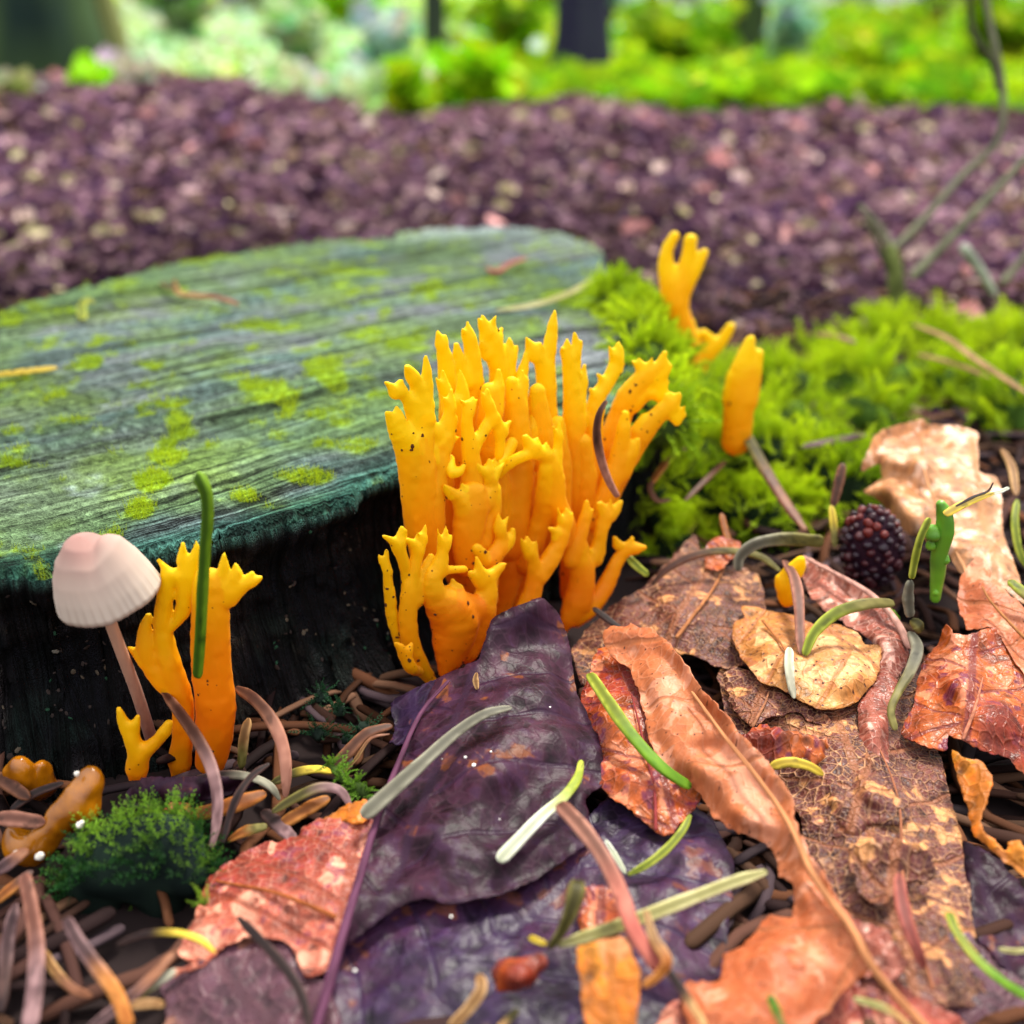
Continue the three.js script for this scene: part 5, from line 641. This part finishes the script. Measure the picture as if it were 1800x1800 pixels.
moss('broad bright green moss hummock at the far right behind the pale crinkled leaf', [J(1450, 650, -.3, .7), J(1530, 630, -.2, .8), J(1600, 630, -.2, .8), J(1680, 640, -.2, .8), J(1760, 640, -.1, .8), J(1840, 650, 0, .9), J(1480, 690, 0, .8), J(1570, 700, 0, .8), J(1680, 710, .1, .8), J(1780, 740, .4, .7), J(1840, 730, .3, .9), J(1520, 745, .2, .6)], { n: 1000, len: 0.95, colors: LIME, droop: 0.6, seed: 33, geo: [FEATHER, FEATHER, FEATHER, SHOOTS[1]], bed: [0.02, 0.04, 0.006], rough: 0.3 });
moss('low lime moss patch between the two blurred orange fungi', [J(1230, 700, .2, .6), J(1290, 680, .0, .6), J(1370, 690, .0, .7), J(1420, 700, .1, .7), J(1250, 750, .6, .5), J(1360, 750, .5, .5), J(1430, 760, .4, .5), J(1262, 770, 1.0, .3), J(1338, 772, 1.0, .3), J(1300, 778, .95, .3)], { n: 620, len: 0.75, colors: LIME, droop: 0.6, seed: 34, geo: [FEATHER, FEATHER, SHOOTS[1]], rough: 0.2 });
moss('dark moss clump with bright star-shaped tips beside the amber jelly', [J(190, 1530, .3, .3), J(250, 1500, .45, .33), J(310, 1500, .4, .3), J(330, 1545, .3, .3), J(250, 1555, .15, .3), J(190, 1580, -.1, .28), J(290, 1590, -.1, .28)], { n: 950, len: 0.3, colors: DEEP, droop: 0.2, seed: 35, geo: [TUFT, TUFT, SHOOTS[2]], bed: [0.005, 0.009, 0.008], facing: 0.1, k: 0.3, rough: 0.2, shade: 1.3 });
moss('small leafy green moss shoot at the stump foot above the grey needle', [J(562, 1330, .95, .05), J(580, 1345, .9, .07), J(600, 1365, .8, .08), J(620, 1385, .7, .1), J(640, 1395, .65, .1)], { n: 90, len: 0.24, colors: [[0.04, 0.14, 0.02], [0.2, 0.4, 0.03]], seed: 36, k: 0.1, rough: 0.02, facing: -0.2 });
moss('tiny bright moss sprig at the torn edge of the red leaf', [J(352, 1592, .6, .05), J(372, 1580, .66, .05)], { n: 22, len: 0.22, colors: [[0.1, 0.22, 0.02], [0.25, 0.42, 0.03]], seed: 37, k: 0.1, rough: 0.02 });
moss('dark green moss on the root of the stump behind the purple flap', [J(560, 1290, .8, .1), J(600, 1250, 1.1, .1), J(565, 1225, 1.2, .1), J(640, 1280, .85, .1), J(610, 1300, .7, .1)], { n: 110, len: 0.24, colors: [[0.004, 0.02, 0.01], [0.02, 0.08, 0.03]], seed: 38, k: 0.1, rough: 0.03, bed: [0.006, 0.01, 0.008] });
{ // low moss on the stump's cut face
  const r = rng(41), t = []; for (let i = 0; i < 9000 && mossSpots.length; i++) { const p = mossSpots[Math.floor(r() * mossSpots.length)]; t.push([V3(p.x + (r() - 0.5) * 0.12, p.y - 0.02, p.z + (r() - 0.5) * 0.12), quat(V3(r() - 0.5, 1, r() - 0.5), r() * 6), 0.07 + 0.08 * r(), mixc([0.3, 0.46, 0.01], [0.62, 0.78, 0.02], clamp(0.35 + 0.7 * fbm(p.x * 2, p.z * 2, 4, 2) + 0.3 * r()))]); }
  scatter('moss_patch', TUFT, M.moss, t, stump);
}

// ------------------------------------------------------------------ knobbly dark cone, green sprout, grey twig
{
  const c0 = V(1532, 962, 15.2), o = thing('dark_cone', V3(c0.x, c0.y - 0.75, c0.z), 'small dark purple knobbly berry-like cone glistening between the leaves', 'cone'), r = rng(51);
  const px = cmPerPx(c0), core = new THREE.SphereGeometry(1, 32, 24).scale(50 * px, 74 * px, 48 * px).rotateZ(0.12).translate(c0.x, c0.y, c0.z); mesh('core', core, std({ color: new THREE.Color(0.018, 0.006, 0.012), roughness: 0.6 }), o);
  const beads = [0, 1, 2].map((i) => { const g = new THREE.IcosahedronGeometry(1, 3), P = g.attributes.position; for (let k = 0; k < P.count; k++) { const s = 1 + 0.13 * noise(P.getX(k) * 1.7 + i * 9, P.getY(k) * 1.7, P.getZ(k) * 1.7); P.setXYZ(k, P.getX(k) * s, P.getY(k) * s * 0.85, P.getZ(k) * s); } g.computeVertexNormals(); return g.scale(CM, CM, CM); });
  const mats = [[0.025, 0.004, 0.009], [0.045, 0.006, 0.01], [0.014, 0.003, 0.01], [0.10, 0.010, 0.008]].map((c) => phys({ color: new THREE.Color(...c), roughness: 0.42, specularIntensity: 0.7 }));
  const N = 150; for (let i = 0; i < N; i++) {
    const y = 1 - 2 * (i + 0.5) / N, a = i * 2.39996 + 0.3 * (r() - 0.5), q = Math.sqrt(1 - y * y); if (Math.sin(a) * q < -0.55) continue;
    const p = V3(Math.cos(a) * q * 50 * px, y * 75 * px, Math.sin(a) * q * 48 * px).applyAxisAngle(V3(0, 0, 1), 0.12), m = new THREE.Mesh(beads[i % 3], mats[y > 0.55 && r() < 0.5 ? 3 : Math.floor(r() * 3)]);
    const w = origin.get(o); m.position.set((c0.x + p.x - w.x) * CM, (c0.y + p.y - w.y) * CM, (c0.z + p.z - w.z) * CM); const s = (5.6 + 4 * r()) * px; m.scale.set(s, s * (0.85 + 0.3 * r()), s); m.rotation.set(r() * 3, r() * 3, r() * 3); m.name = 'knob'; m.castShadow = m.receiveShadow = true; o.add(m);
  }
}
{
  const b = V(1645, 1052, 13.3), o = thing('green_sprout', b, 'small bright green sprout with swollen buds standing behind the grey twig', 'sprout');
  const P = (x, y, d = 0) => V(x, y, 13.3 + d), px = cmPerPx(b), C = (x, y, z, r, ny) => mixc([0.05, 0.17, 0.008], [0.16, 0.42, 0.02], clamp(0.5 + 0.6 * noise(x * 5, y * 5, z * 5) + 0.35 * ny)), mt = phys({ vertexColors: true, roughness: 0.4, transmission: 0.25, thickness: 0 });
  mesh('stem', skin([[[P(1644, 1052), 9 * px], [P(1648, 1010), 13 * px], [P(1652, 970), 14 * px], [P(1660, 935), 17 * px], [P(1660, 905), 14 * px], [P(1654, 886), 8 * px]]], { cell: 0.03, color: C }), mt, o);
  for (const [x, y, r] of [[1640, 940, 13], [1636, 960, 9], [1662, 985, 8], [1645, 1042, 7]]) mesh('bud', skin([[[P(x, y, -0.05), r * px], [P(x, y - r * 0.8, -0.05), r * 0.7 * px]]], { cell: 0.025, color: C }), mt, o);
}
{
  const o = thing('grey_twig', H(1575, 1285, 1.0), 'thin grey twig with a yellow green upper stem rising beside the dark cone', 'twig');
  needle('', 'grey', [[1600, 1020, .0], [1596, 1050, 0], [1600, 1085, -.05]], [15, 24, 20], { z: 12.8, name: 'bark', parent: o, flat: 0.95 });
  needle('', 'olive', [[1600, 1090, -.05], [1612, 1098, -.1], [1618, 1112, -.12]], [20, 26, 20], { z: 12.8, name: 'knot', parent: o, flat: 0.95 });
  needle('', 'grey', [[1600, 1112, 1.25], [1612, 1140, 1.3], [1600, 1180, 1.28], [1578, 1218, 1.22], [1566, 1250, 1.12], [1574, 1284, 1.0]], [16, 26, 24, 19, 15, 13], { name: 'branch', parent: o, flat: 0.95, to: 'olive' });
  needle('', 'lime', [[1602, 1018, 0], [1608, 985, .05], [1618, 945, .1], [1634, 910, .2]], [14, 16, 16, 14], { z: 12.8, name: 'stem', parent: o, flat: 0.9 });
  needle('', 'yellow', [[1660, 905, .35], [1690, 888, .5], [1720, 876, .6], [1748, 866, .7]], [18, 20, 14, 8], { z: 12.8, name: 'leaf_blade', parent: o, flat: 0.3 });
  needle('', 'white', [[1740, 868, .7], [1758, 864, .75], [1774, 857, .8]], [9, 9, 7], { z: 12.8, name: 'tip', parent: o });
  needle('', 'dark', [[1680, 890, .45], [1710, 874, .55], [1738, 862, .65], [1746, 848, .7]], [4, 7, 6, 3], { z: 12.75, name: 'tendril', parent: o });
}
needle('small green leaf tip under the end of the olive arching needle', 'green', [[1560, 1068, 1.1], [1570, 1080, 1.0], [1582, 1090, .9]], [8, 20, 8], { name: 'grass_tip', flat: 0.3 });

// ------------------------------------------------------------------ loose litter between the leaves
{
  const r = rng(61), needles = [], scraps = [];
  const proto = [0, 1, 2].map((i) => tube([V3(-1, 0.02, 0), V3(-0.4, 0.12 + 0.05 * i, 0.1 * i), V3(0.3, 0.12, 0.12 * i), V3(1, 0, -0.15 * i)], () => 0.085, { sides: 7, segs: 10, flat: 0.6, color: (t, a) => { const k = 0.8 + 0.4 * Math.sin(a); return [k, k, k]; } }));
  const sets = [[], [], []], tones = [[0.035, 0.015, 0.012], [0.06, 0.026, 0.018], [0.02, 0.01, 0.01], [0.10, 0.05, 0.03], [0.04, 0.026, 0.03], [0.08, 0.03, 0.014]];
  for (let i = 0; i < 4900; i++) {
    const z = 0.5 + 35.5 * Math.pow(r(), 1.15), x = (r() - 0.5) * (z * 1.2 + 9), left = x < -1.5 && z < 12.5, h = floorHeight(x, z) + (left ? 0.05 + 0.3 * r() : 0.2 * r()) + (z > 18 ? 0.15 : 0);
    if (x < 2.6 && z > 13.4 && z < 34) continue; if (x > -3.6 && x < 1.5 && z < 9.7 && z > 6.9) continue; if (left && r() < 0.45) continue;
    const tone = tones[Math.floor(r() * 6)], k = 0.6 + 0.8 * r(); sets[i % 3].push([V3(x, h, -z), quat(V3((r() - 0.5) * 0.7, 1, (r() - 0.5) * 0.7), r() * 6.28), 0.6 + 0.5 * r(), tone.map((c) => c * k * k * 0.7)]);
  }
  sets.forEach((s, i) => tag(scatter('needle_litter', proto[i], std({ vertexColors: true, roughness: 0.75 }), s), 'loose mat of brown fallen needles covering the soil', null, 'loose needle litter'));
}
// ------------------------------------------------------------------ leaf litter of the forest floor behind
function scrapLeaf(seed, curl) { const r = rng(seed), pos = [], idx = [], col = [], nu = 7, nv = 5; for (let i = 0; i <= nu; i++) for (let j = 0; j <= nv; j++) { const t = i / nu, s = j / nv * 2 - 1, w = 0.36 * Math.pow(Math.sin(Math.PI * clamp(t * 0.94 + 0.03)), 0.75); pos.push(s * w + 0.06 * (r() - 0.5) * Math.abs(s), curl * (s * s * 0.28 + (t - 0.5) ** 2 * 0.7) + 0.05 * (r() - 0.5), t - 0.5); const c = 0.85 + 0.3 * r(); col.push(c, c, c); } for (let i = 0; i < nu; i++) for (let j = 0; j < nv; j++) { const a = i * (nv + 1) + j; idx.push(a, a + 1, a + nv + 1, a + 1, a + nv + 2, a + nv + 1); } return buffer(pos, idx, col); }
{
  const r = rng(71), sets = [[], [], [], []], tones = [[0.16, 0.078, 0.115], [0.24, 0.13, 0.165], [0.09, 0.042, 0.085], [0.32, 0.2, 0.21], [0.17, 0.105, 0.07], [0.48, 0.36, 0.31], [0.6, 0.3, 0.28], [0.42, 0.36, 0.2]];
  for (let i = 0; i < 84000; i++) {
    const z = 24 + 190 * Math.pow(r(), 1.5), x = (r() - 0.5) * (z * 1.7 + 30); if (x < 3.2 && z < 35 && x > -26) continue; if (z < 34 && x > 3 && r() < 0.3) continue;
    const w = [0, 0, 0, 1, 1, 1, 2, 2, 2, 2, 3, 3, 4, 4, 0, 1][Math.floor(r() * 16)], rare = r(), tone = rare > 0.994 ? tones[6] : rare > 0.98 ? tones[5] : rare > 0.95 ? tones[7] : tones[w], k = 0.7 + 0.6 * r();
    sets[i % 4].push([V3(x, floorHeight(x, z) + 0.1 + 0.5 * r() * smooth(24, 60, z), -z), quat(V3((r() - 0.5) * 1.3, 1, (r() - 0.5) * 1.3 + 0.2), r() * 6.28), (0.4 + 0.8 * r() * r() + (rare > 0.99 ? 0.4 : 0)) * (0.7 + z * 0.011), tone.map((c) => c * k * (rare > 0.95 ? 1 : clamp(0.92 + 1.35 * fbm(x * 0.045 + 3, z * 0.035, 77, 3), 0.35, 1.4) * (0.75 + 0.6 * smooth(75, 125, z))))]);  // broad random tone, also painting in the shade of hollows
  }
  sets.forEach((s, i) => tag(scatter('leaf_litter', scrapLeaf(80 + i, [0.5, 1, -0.8, 0.2][i]), std({ vertexColors: true, roughness: 0.6 }), s), 'deep purple brown leaf litter over the forest floor', null, 'leaf litter'));
}
// ------------------------------------------------------------------ green ground cover and leafy plants behind
M.foliage = phys({ vertexColors: true, roughness: 0.6, transmission: 0.6, thickness: 0, specularIntensity: 0.1 });
const GREEN = [[0.24, 0.40, 0.008], [0.38, 0.56, 0.010], [0.16, 0.3, 0.01], [0.58, 0.68, 0.02]], PALE_GLOW = [[0.42, 0.56, 0.26], [0.6, 0.68, 0.5], [0.28, 0.42, 0.2], [0.76, 0.8, 0.7]], TEAL_GLOW = [[0.42, 0.58, 0.48], [0.6, 0.72, 0.66], [0.25, 0.42, 0.3], [0.74, 0.8, 0.78]];  // pale and teal leaf colours carry the far glow and sky glimpses
{
  const r = rng(91), sets = [[], [], []];
  for (let i = 0; i < 42000; i++) {
    const z = 96 + 900 * Math.pow(r(), 2.0), x = (r() - 0.5) * (z * 1.25 + 20), side = x / z, right = smooth(-0.1, -0.02, side + 0.04 * fbm(x * 0.02, z * 0.02, 3)), dens = smooth(-0.25, 0.15, fbm(x * 0.02, z * 0.02, 13, 3) + (right ? 0.25 : -0.12) + smooth(150, 320, z) * 0.5) * smooth(96, 130, z + (right ? 18 : -12) + 60 * fbm(x * 0.05, z * 0.02, 31, 2));
    if (r() > dens) continue; const pal = right > r() ? (fbm(x * 0.015, z * 0.015, 23, 2) > 0.22 && z > 220 ? TEAL_GLOW : GREEN) : PALE_GLOW, q = r(), c = pal[q < 0.4 ? 0 : q < 0.72 ? 1 : q < 0.9 ? 2 : 3];
    const h = (0.5 + 4 * r() * r()) * (0.3 + z * 0.0026); sets[i % 3].push([V3(x, floorHeight(x, z) + h, -z), quat(V3((r() - 0.5) * 1.6, 1, (r() - 0.5) * 1.6 + 0.3), r() * 6.28), (1.6 + 2.4 * r()) * (0.7 + z * 0.003), c.map((v) => v * (0.95 + 0.5 * r()))]);
  }
  sets.forEach((s, i) => tag(scatter('ground_cover', scrapLeaf(95 + i, [0.4, 0.8, -0.5][i]), M.foliage, s), 'bright green low plants covering the forest floor beyond the litter', null, 'green ground cover'));
}
function leafyPlant(label, px, py, z, size, n, colors, seed, { leaf: ls = 2.2, tall = 1, category = 'plant', name = 'leafy_plant', group } = {}) { // stems with leaves spread through their volume
  const r = rng(seed), b0 = V(px, py, z), b = V3(b0.x, floorHeight(b0.x, z) - 0.2, b0.z), o = thing(name, b, label, category, group), stems = [], leaves = [];
  for (let i = 0; i < Math.max(4, n / 14); i++) { const a = r() * 6.28, d = Math.sqrt(r()) * size * 0.5, e = V3(b.x + Math.cos(a) * d, b.y + size * tall * (0.35 + 0.6 * r()), b.z + Math.sin(a) * d); stems.push(tube([b.clone(), V3(lerp(b.x, e.x, 0.35), lerp(b.y, e.y, 0.6), lerp(b.z, e.z, 0.35)), e], (t) => size * 0.012 * (1.2 - t), { sides: 5, segs: 8, flat: 1 }));
    for (let k = 0; k < 14; k++) { const t = 0.25 + 0.8 * r(), q = r(); leaves.push([V3(lerp(b.x, e.x, t * t) + (r() - 0.5) * size * 0.22, lerp(b.y, e.y, t) + (r() - 0.3) * size * 0.12, lerp(b.z, e.z, t * t) + (r() - 0.5) * size * 0.22), quat(V3((r() - 0.5) * 1.5, 1, (r() - 0.5) * 1.5 + 0.4), r() * 6.28), ls * (0.6 + 0.8 * r()), colors[q < 0.4 ? 0 : q < 0.72 ? 1 : q < 0.9 ? 2 : 3].map((v) => v * (0.75 + 0.5 * r()))]); } }
  mesh('stems', mergeGeometries(stems), std({ color: new THREE.Color(0.1, 0.08, 0.03) }), o).userData.kind = 'stuff';
  scatter('leaves', scrapLeaf(seed + 3, 0.5), M.foliage, leaves, o); return o;
}
const LIMEP = [[0.4, 0.66, 0.008], [0.55, 0.78, 0.012], [0.32, 0.58, 0.008], [0.62, 0.8, 0.03]];
leafyPlant('small lime green seedling on the litter, lower of a blurred pair in the middle', 740, 240, 84, 4.2, 40, LIMEP, 201, { leaf: 2.4 });
leafyPlant('taller lime green seedling beside the lower one in the blurred middle', 840, 215, 96, 7, 90, LIMEP, 202, { leaf: 2.6, tall: 0.9 });
leafyPlant('lime green seedling on the dark mound at the far left', 172, 190, 98, 5, 50, LIMEP, 203, { leaf: 2.6 });
leafyPlant('pale green seedling at the left edge of the dark mound', 45, 200, 96, 4.5, 40, [[0.4, 0.46, 0.16], [0.55, 0.58, 0.34], [0.3, 0.36, 0.1], [0.66, 0.66, 0.55]], 204, { leaf: 2.4 });
leafyPlant('whitish green plant beyond the seedling on the dark mound', 262, 200, 110, 6, 50, [[0.5, 0.55, 0.45], [0.66, 0.7, 0.66], [0.3, 0.42, 0.14], [0.75, 0.76, 0.76]], 205, { leaf: 2.6 });
leafyPlant('bright green bush leaning over the litter between the two dark trunks', 900, 120, 240, 26, 150, GREEN, 206, { leaf: 4.5 });
leafyPlant('spreading lime bush to the right of the dark slender trunk', 1190, 130, 230, 24, 190, GREEN, 207, { leaf: 5, tall: 0.6 });
leafyPlant('blue green bush tinted pale for sky glimpses near the top behind the lime bushes', 1375, 110, 215, 17, 120, TEAL_GLOW, 208, { leaf: 4, tall: 1.1 });
leafyPlant('low deep green fern bank under the leaning sapling', 1520, 180, 150, 14, 170, GREEN, 209, { leaf: 4, tall: 0.5 });
leafyPlant('lime bush at the far right edge beyond the sapling', 1740, 150, 190, 22, 150, GREEN, 210, { leaf: 4.5 });
leafyPlant('silvery shrub tinted pale for far glow between the big tree and the thin dark trunk', 540, 140, 190, 16, 110, PALE_GLOW, 211, { leaf: 3.6, tall: 0.9 });
leafyPlant('tall shrub tinted pale for far glow behind the yellow leaning stem', 330, 110, 330, 50, 170, PALE_GLOW, 212, { leaf: 8 });
leafyPlant('yellow leaved shrub at the top behind the silvery shrub', 610, 60, 520, 60, 160, LIMEP, 213, { leaf: 9 });
leafyPlant('mint shrub tinted pale for far glow beside the thin dark trunk', 680, 125, 185, 13, 90, TEAL_GLOW, 214, { leaf: 3.4, tall: 1.1 });
leafyPlant('tall thicket tinted pale for far glow behind the blue black trunk', 1060, 90, 600, 95, 150, TEAL_GLOW, 215, { leaf: 13 });
leafyPlant('tall thicket tinted pale for far glow at the far top beyond the sapling', 1640, 90, 640, 95, 150, PALE_GLOW, 216, { leaf: 13 });
leafyPlant('grey green thicket tinted pale for far glow far behind the silvery shrub', 470, 90, 700, 110, 170, PALE_GLOW, 217, { leaf: 14 });
// ------------------------------------------------------------------ trees
const barkMat = std({ vertexColors: true, roughness: 0.95 });
function tree(label, px, py, z, radius, { height = 620, lean = 0, dark = [0.012, 0.016, 0.02], light = [0.035, 0.04, 0.045], moss: mo = 0.2, seed = 1, crown = true, bend = 0, name = 'tree', crownPal = GREEN } = {}) {
  const r = rng(seed), p = V(px, py, z), b = V3(p.x, floorHeight(p.x, z) - 3, p.z), o = thing(name, b, label, 'tree'), P = []; for (let i = 0; i <= 8; i++) { const t = i / 8; P.push(V3(b.x + lean * t * height + bend * Math.exp(-t * 22) + 6 * noise(t * 3, seed) * t, b.y + t * height, b.z + 5 * noise(t * 3, seed + 5) * t)); }
  const paint = (t, a) => { const n = fbm(Math.cos(a) * 2, t * 40, Math.sin(a) * 2 + seed, 3); return mixc(mixc(dark, light, clamp(0.5 + n)), [0.09, 0.15, 0.02], mo * smooth(0.0, 0.3, n + 0.25 - t)); };
  const trunk = tube(P, (t) => radius * (1.0 - 0.72 * t + 0.55 * Math.exp(-t * height / (radius * 1.6)) * 0.9), { sides: 22, segs: 60, flat: 1, round: 0.01, up: V3(0, 0, 1), color: paint });
  { const A = trunk.attributes.position, N = trunk.attributes.normal; for (let i = 0; i < A.count; i++) { const d = radius * 0.12 * fbm(A.getX(i) / radius * 1.5, A.getY(i) / radius * 0.35, A.getZ(i) / radius * 1.5 + seed, 3); A.setXYZ(i, A.getX(i) + N.getX(i) * d, A.getY(i), A.getZ(i) + N.getZ(i) * d); } trunk.computeVertexNormals(); }
  mesh('trunk', trunk, barkMat, o); const limbs = [], leaves = [];
  for (let i = 0; i < 9; i++) { const t = 0.5 + 0.48 * (i / 9), c = new THREE.CatmullRomCurve3(P).getPointAt(t), a = i * 2.4 + r(), l = height * (0.32 - 0.2 * (t - 0.5)), e = V3(c.x + Math.cos(a) * l, c.y + l * (0.25 + 0.3 * r()), c.z + Math.sin(a) * l); limbs.push(tube([c, V3(lerp(c.x, e.x, .5), lerp(c.y, e.y, .35), lerp(c.z, e.z, .5)), e], (u) => radius * 0.2 * (1.1 - u), { sides: 7, segs: 12, flat: 1, color: paint })); for (let k = 0; k < 16; k++) { const u = 0.3 + 0.75 * r(); leaves.push([V3(lerp(c.x, e.x, u) + (r() - .5) * l * .5, lerp(c.y, e.y, u) + (r() - .5) * l * .35, lerp(c.z, e.z, u) + (r() - .5) * l * .5), quat(V3(r() - .5, 1, r() - .5), r() * 6.28), 5 + 4 * r(), crownPal[Math.floor(r() * 3)]]); } }
  for (const l of limbs) mesh('limb', l, barkMat, o);
  if (crown) scatter('crown', scrapLeaf(seed + 9, 0.4), M.foliage, leaves, o); return o;
}
tree('thick dark tree trunk filling the top corner at the left', 30, 118, 150, 8.6, { dark: [0.01, 0.02, 0.018], light: [0.035, 0.065, 0.05], moss: 0.35, seed: 301 });
tree('narrow black trunk just behind the yellow leaning stem', 172, 104, 190, 2.7, { seed: 302, height: 480, lean: -0.05 });
tree('slender yellowish mossy stem bending out beside the thick dark trunk', 112, 124, 160, 1.9, { dark: [0.2, 0.2, 0.06], light: [0.42, 0.4, 0.2], moss: 0.5, seed: 303, height: 420, bend: 9, lean: -0.015 });
tree('thin dark trunk standing between the mint shrub and the green bush', 765, 128, 165, 1.5, { seed: 304, height: 520 });
tree('straight blue black trunk standing in the middle of the bright greens', 1021, 118, 175, 3.7, { dark: [0.012, 0.012, 0.03], light: [0.04, 0.035, 0.07], moss: 0.05, seed: 305 });
tree('dark trunk far behind the spreading lime bush', 1316, 45, 300, 4.4, { dark: [0.01, 0.012, 0.012], light: [0.025, 0.035, 0.025], seed: 306, height: 700 });
for (const [i, [px, z, rad]] of [[420, 900, 12], [905, 1200, 14], [1200, 1000, 11], [1500, 1300, 16], [1705, 850, 10], [250, 1400, 15]].entries()) tree(['grey trunk far off above the silvery shrub', 'grey green trunk far off behind the green bush', 'faint trunk far off right of the blue black trunk', 'broad faint trunk far off above the fern bank', 'dim trunk far off behind the sapling', 'broad dim trunk far off behind the yellow leaning stem'][i], px, 40, z, rad, { height: 900, dark: [0.12, 0.12, 0.13], light: [0.24, 0.24, 0.23], seed: 320 + i });  // bark colours lightened to carry the pale glow of the distance
// ------------------------------------------------------------------ thin sapling with bare crossing twigs
{
  const z = 33, o = thing('sapling', V(1580, 560, z), 'thin greenish bare sapling with crossing twigs rising from the moss', 'sapling'), tw = (name, pts, w, c, d = 0) => { const P = pts.map(([x, y, e = 0]) => V(x, y, z + d + e)), px = cmPerPx(P[0]); mesh(name, tube(P, (t) => (w / 2) * px * (1.1 - 0.4 * t), { sides: 8, segs: 24, flat: 1, color: (t, a) => { const k = 0.7 + 0.6 * clamp(0.5 + noise(t * 14, a, w)); return [c[0] * k, c[1] * k, c[2] * k]; } }), barkMat, o); };
  const G = [0.11, 0.13, 0.04], B = [0.17, 0.17, 0.11], D = [0.06, 0.065, 0.03];
  tw('stem', [[1582, 575], [1576, 510], [1570, 460], [1562, 430]], 34, G);
  tw('branch', [[1564, 445], [1620, 390], [1690, 310], [1755, 245], [1762, 150], [1740, 40], [1725, -60]], 13, B, 1);
  tw('branch', [[1568, 440], [1545, 400], [1510, 360]], 14, B, 0.5);
  tw('branch', [[1600, 490], [1660, 430], [1740, 345], [1810, 270]], 16, B, -1);
  tw('twig', [[1690, 430, -2], [1720, 470, -2], [1750, 520, -2]], 18, [0.3, 0.33, 0.26]);
  tw('twig', [[1760, 500, -2], [1810, 440, -2]], 14, B);
  tw('twig', [[1560, 470], [1535, 410], [1520, 390]], 12, D);
  tw('twig', [[1757, 160, 1], [1745, 110, 1.2], [1712, 60, 1.5], [1700, -20, 1.5]], 13, D);
}
// ------------------------------------------------------------------ white specks and grit on the wet leaves
{
  const r = rng(99), g = []; for (const [x, y, h, s] of [[818, 1331, 1.1, .018], [833, 1345, 1.05, .026], [863, 1321, 1.1, .014], [777, 1334, 1.05, .01], [967, 1243, 1.15, .014], [793, 1611, .6, .015], [624, 1706, .5, .02], [578, 1706, .55, .022], [878, 1440, .95, .01]]) { const p = H(x, y, h + 0.03); const b = new THREE.IcosahedronGeometry(s, 1); b.scale(1, 0.7, 0.8 + 0.4 * r()).translate(p.x, p.y, p.z); g.push(b); }
  tag(mesh('white_grit', mergeGeometries(g), std({ color: new THREE.Color(0.7, 0.67, 0.62) })), 'scattered tiny white grains on the wet leaves', null, null, 'stuff');
}
renderer.render(scene, camera);
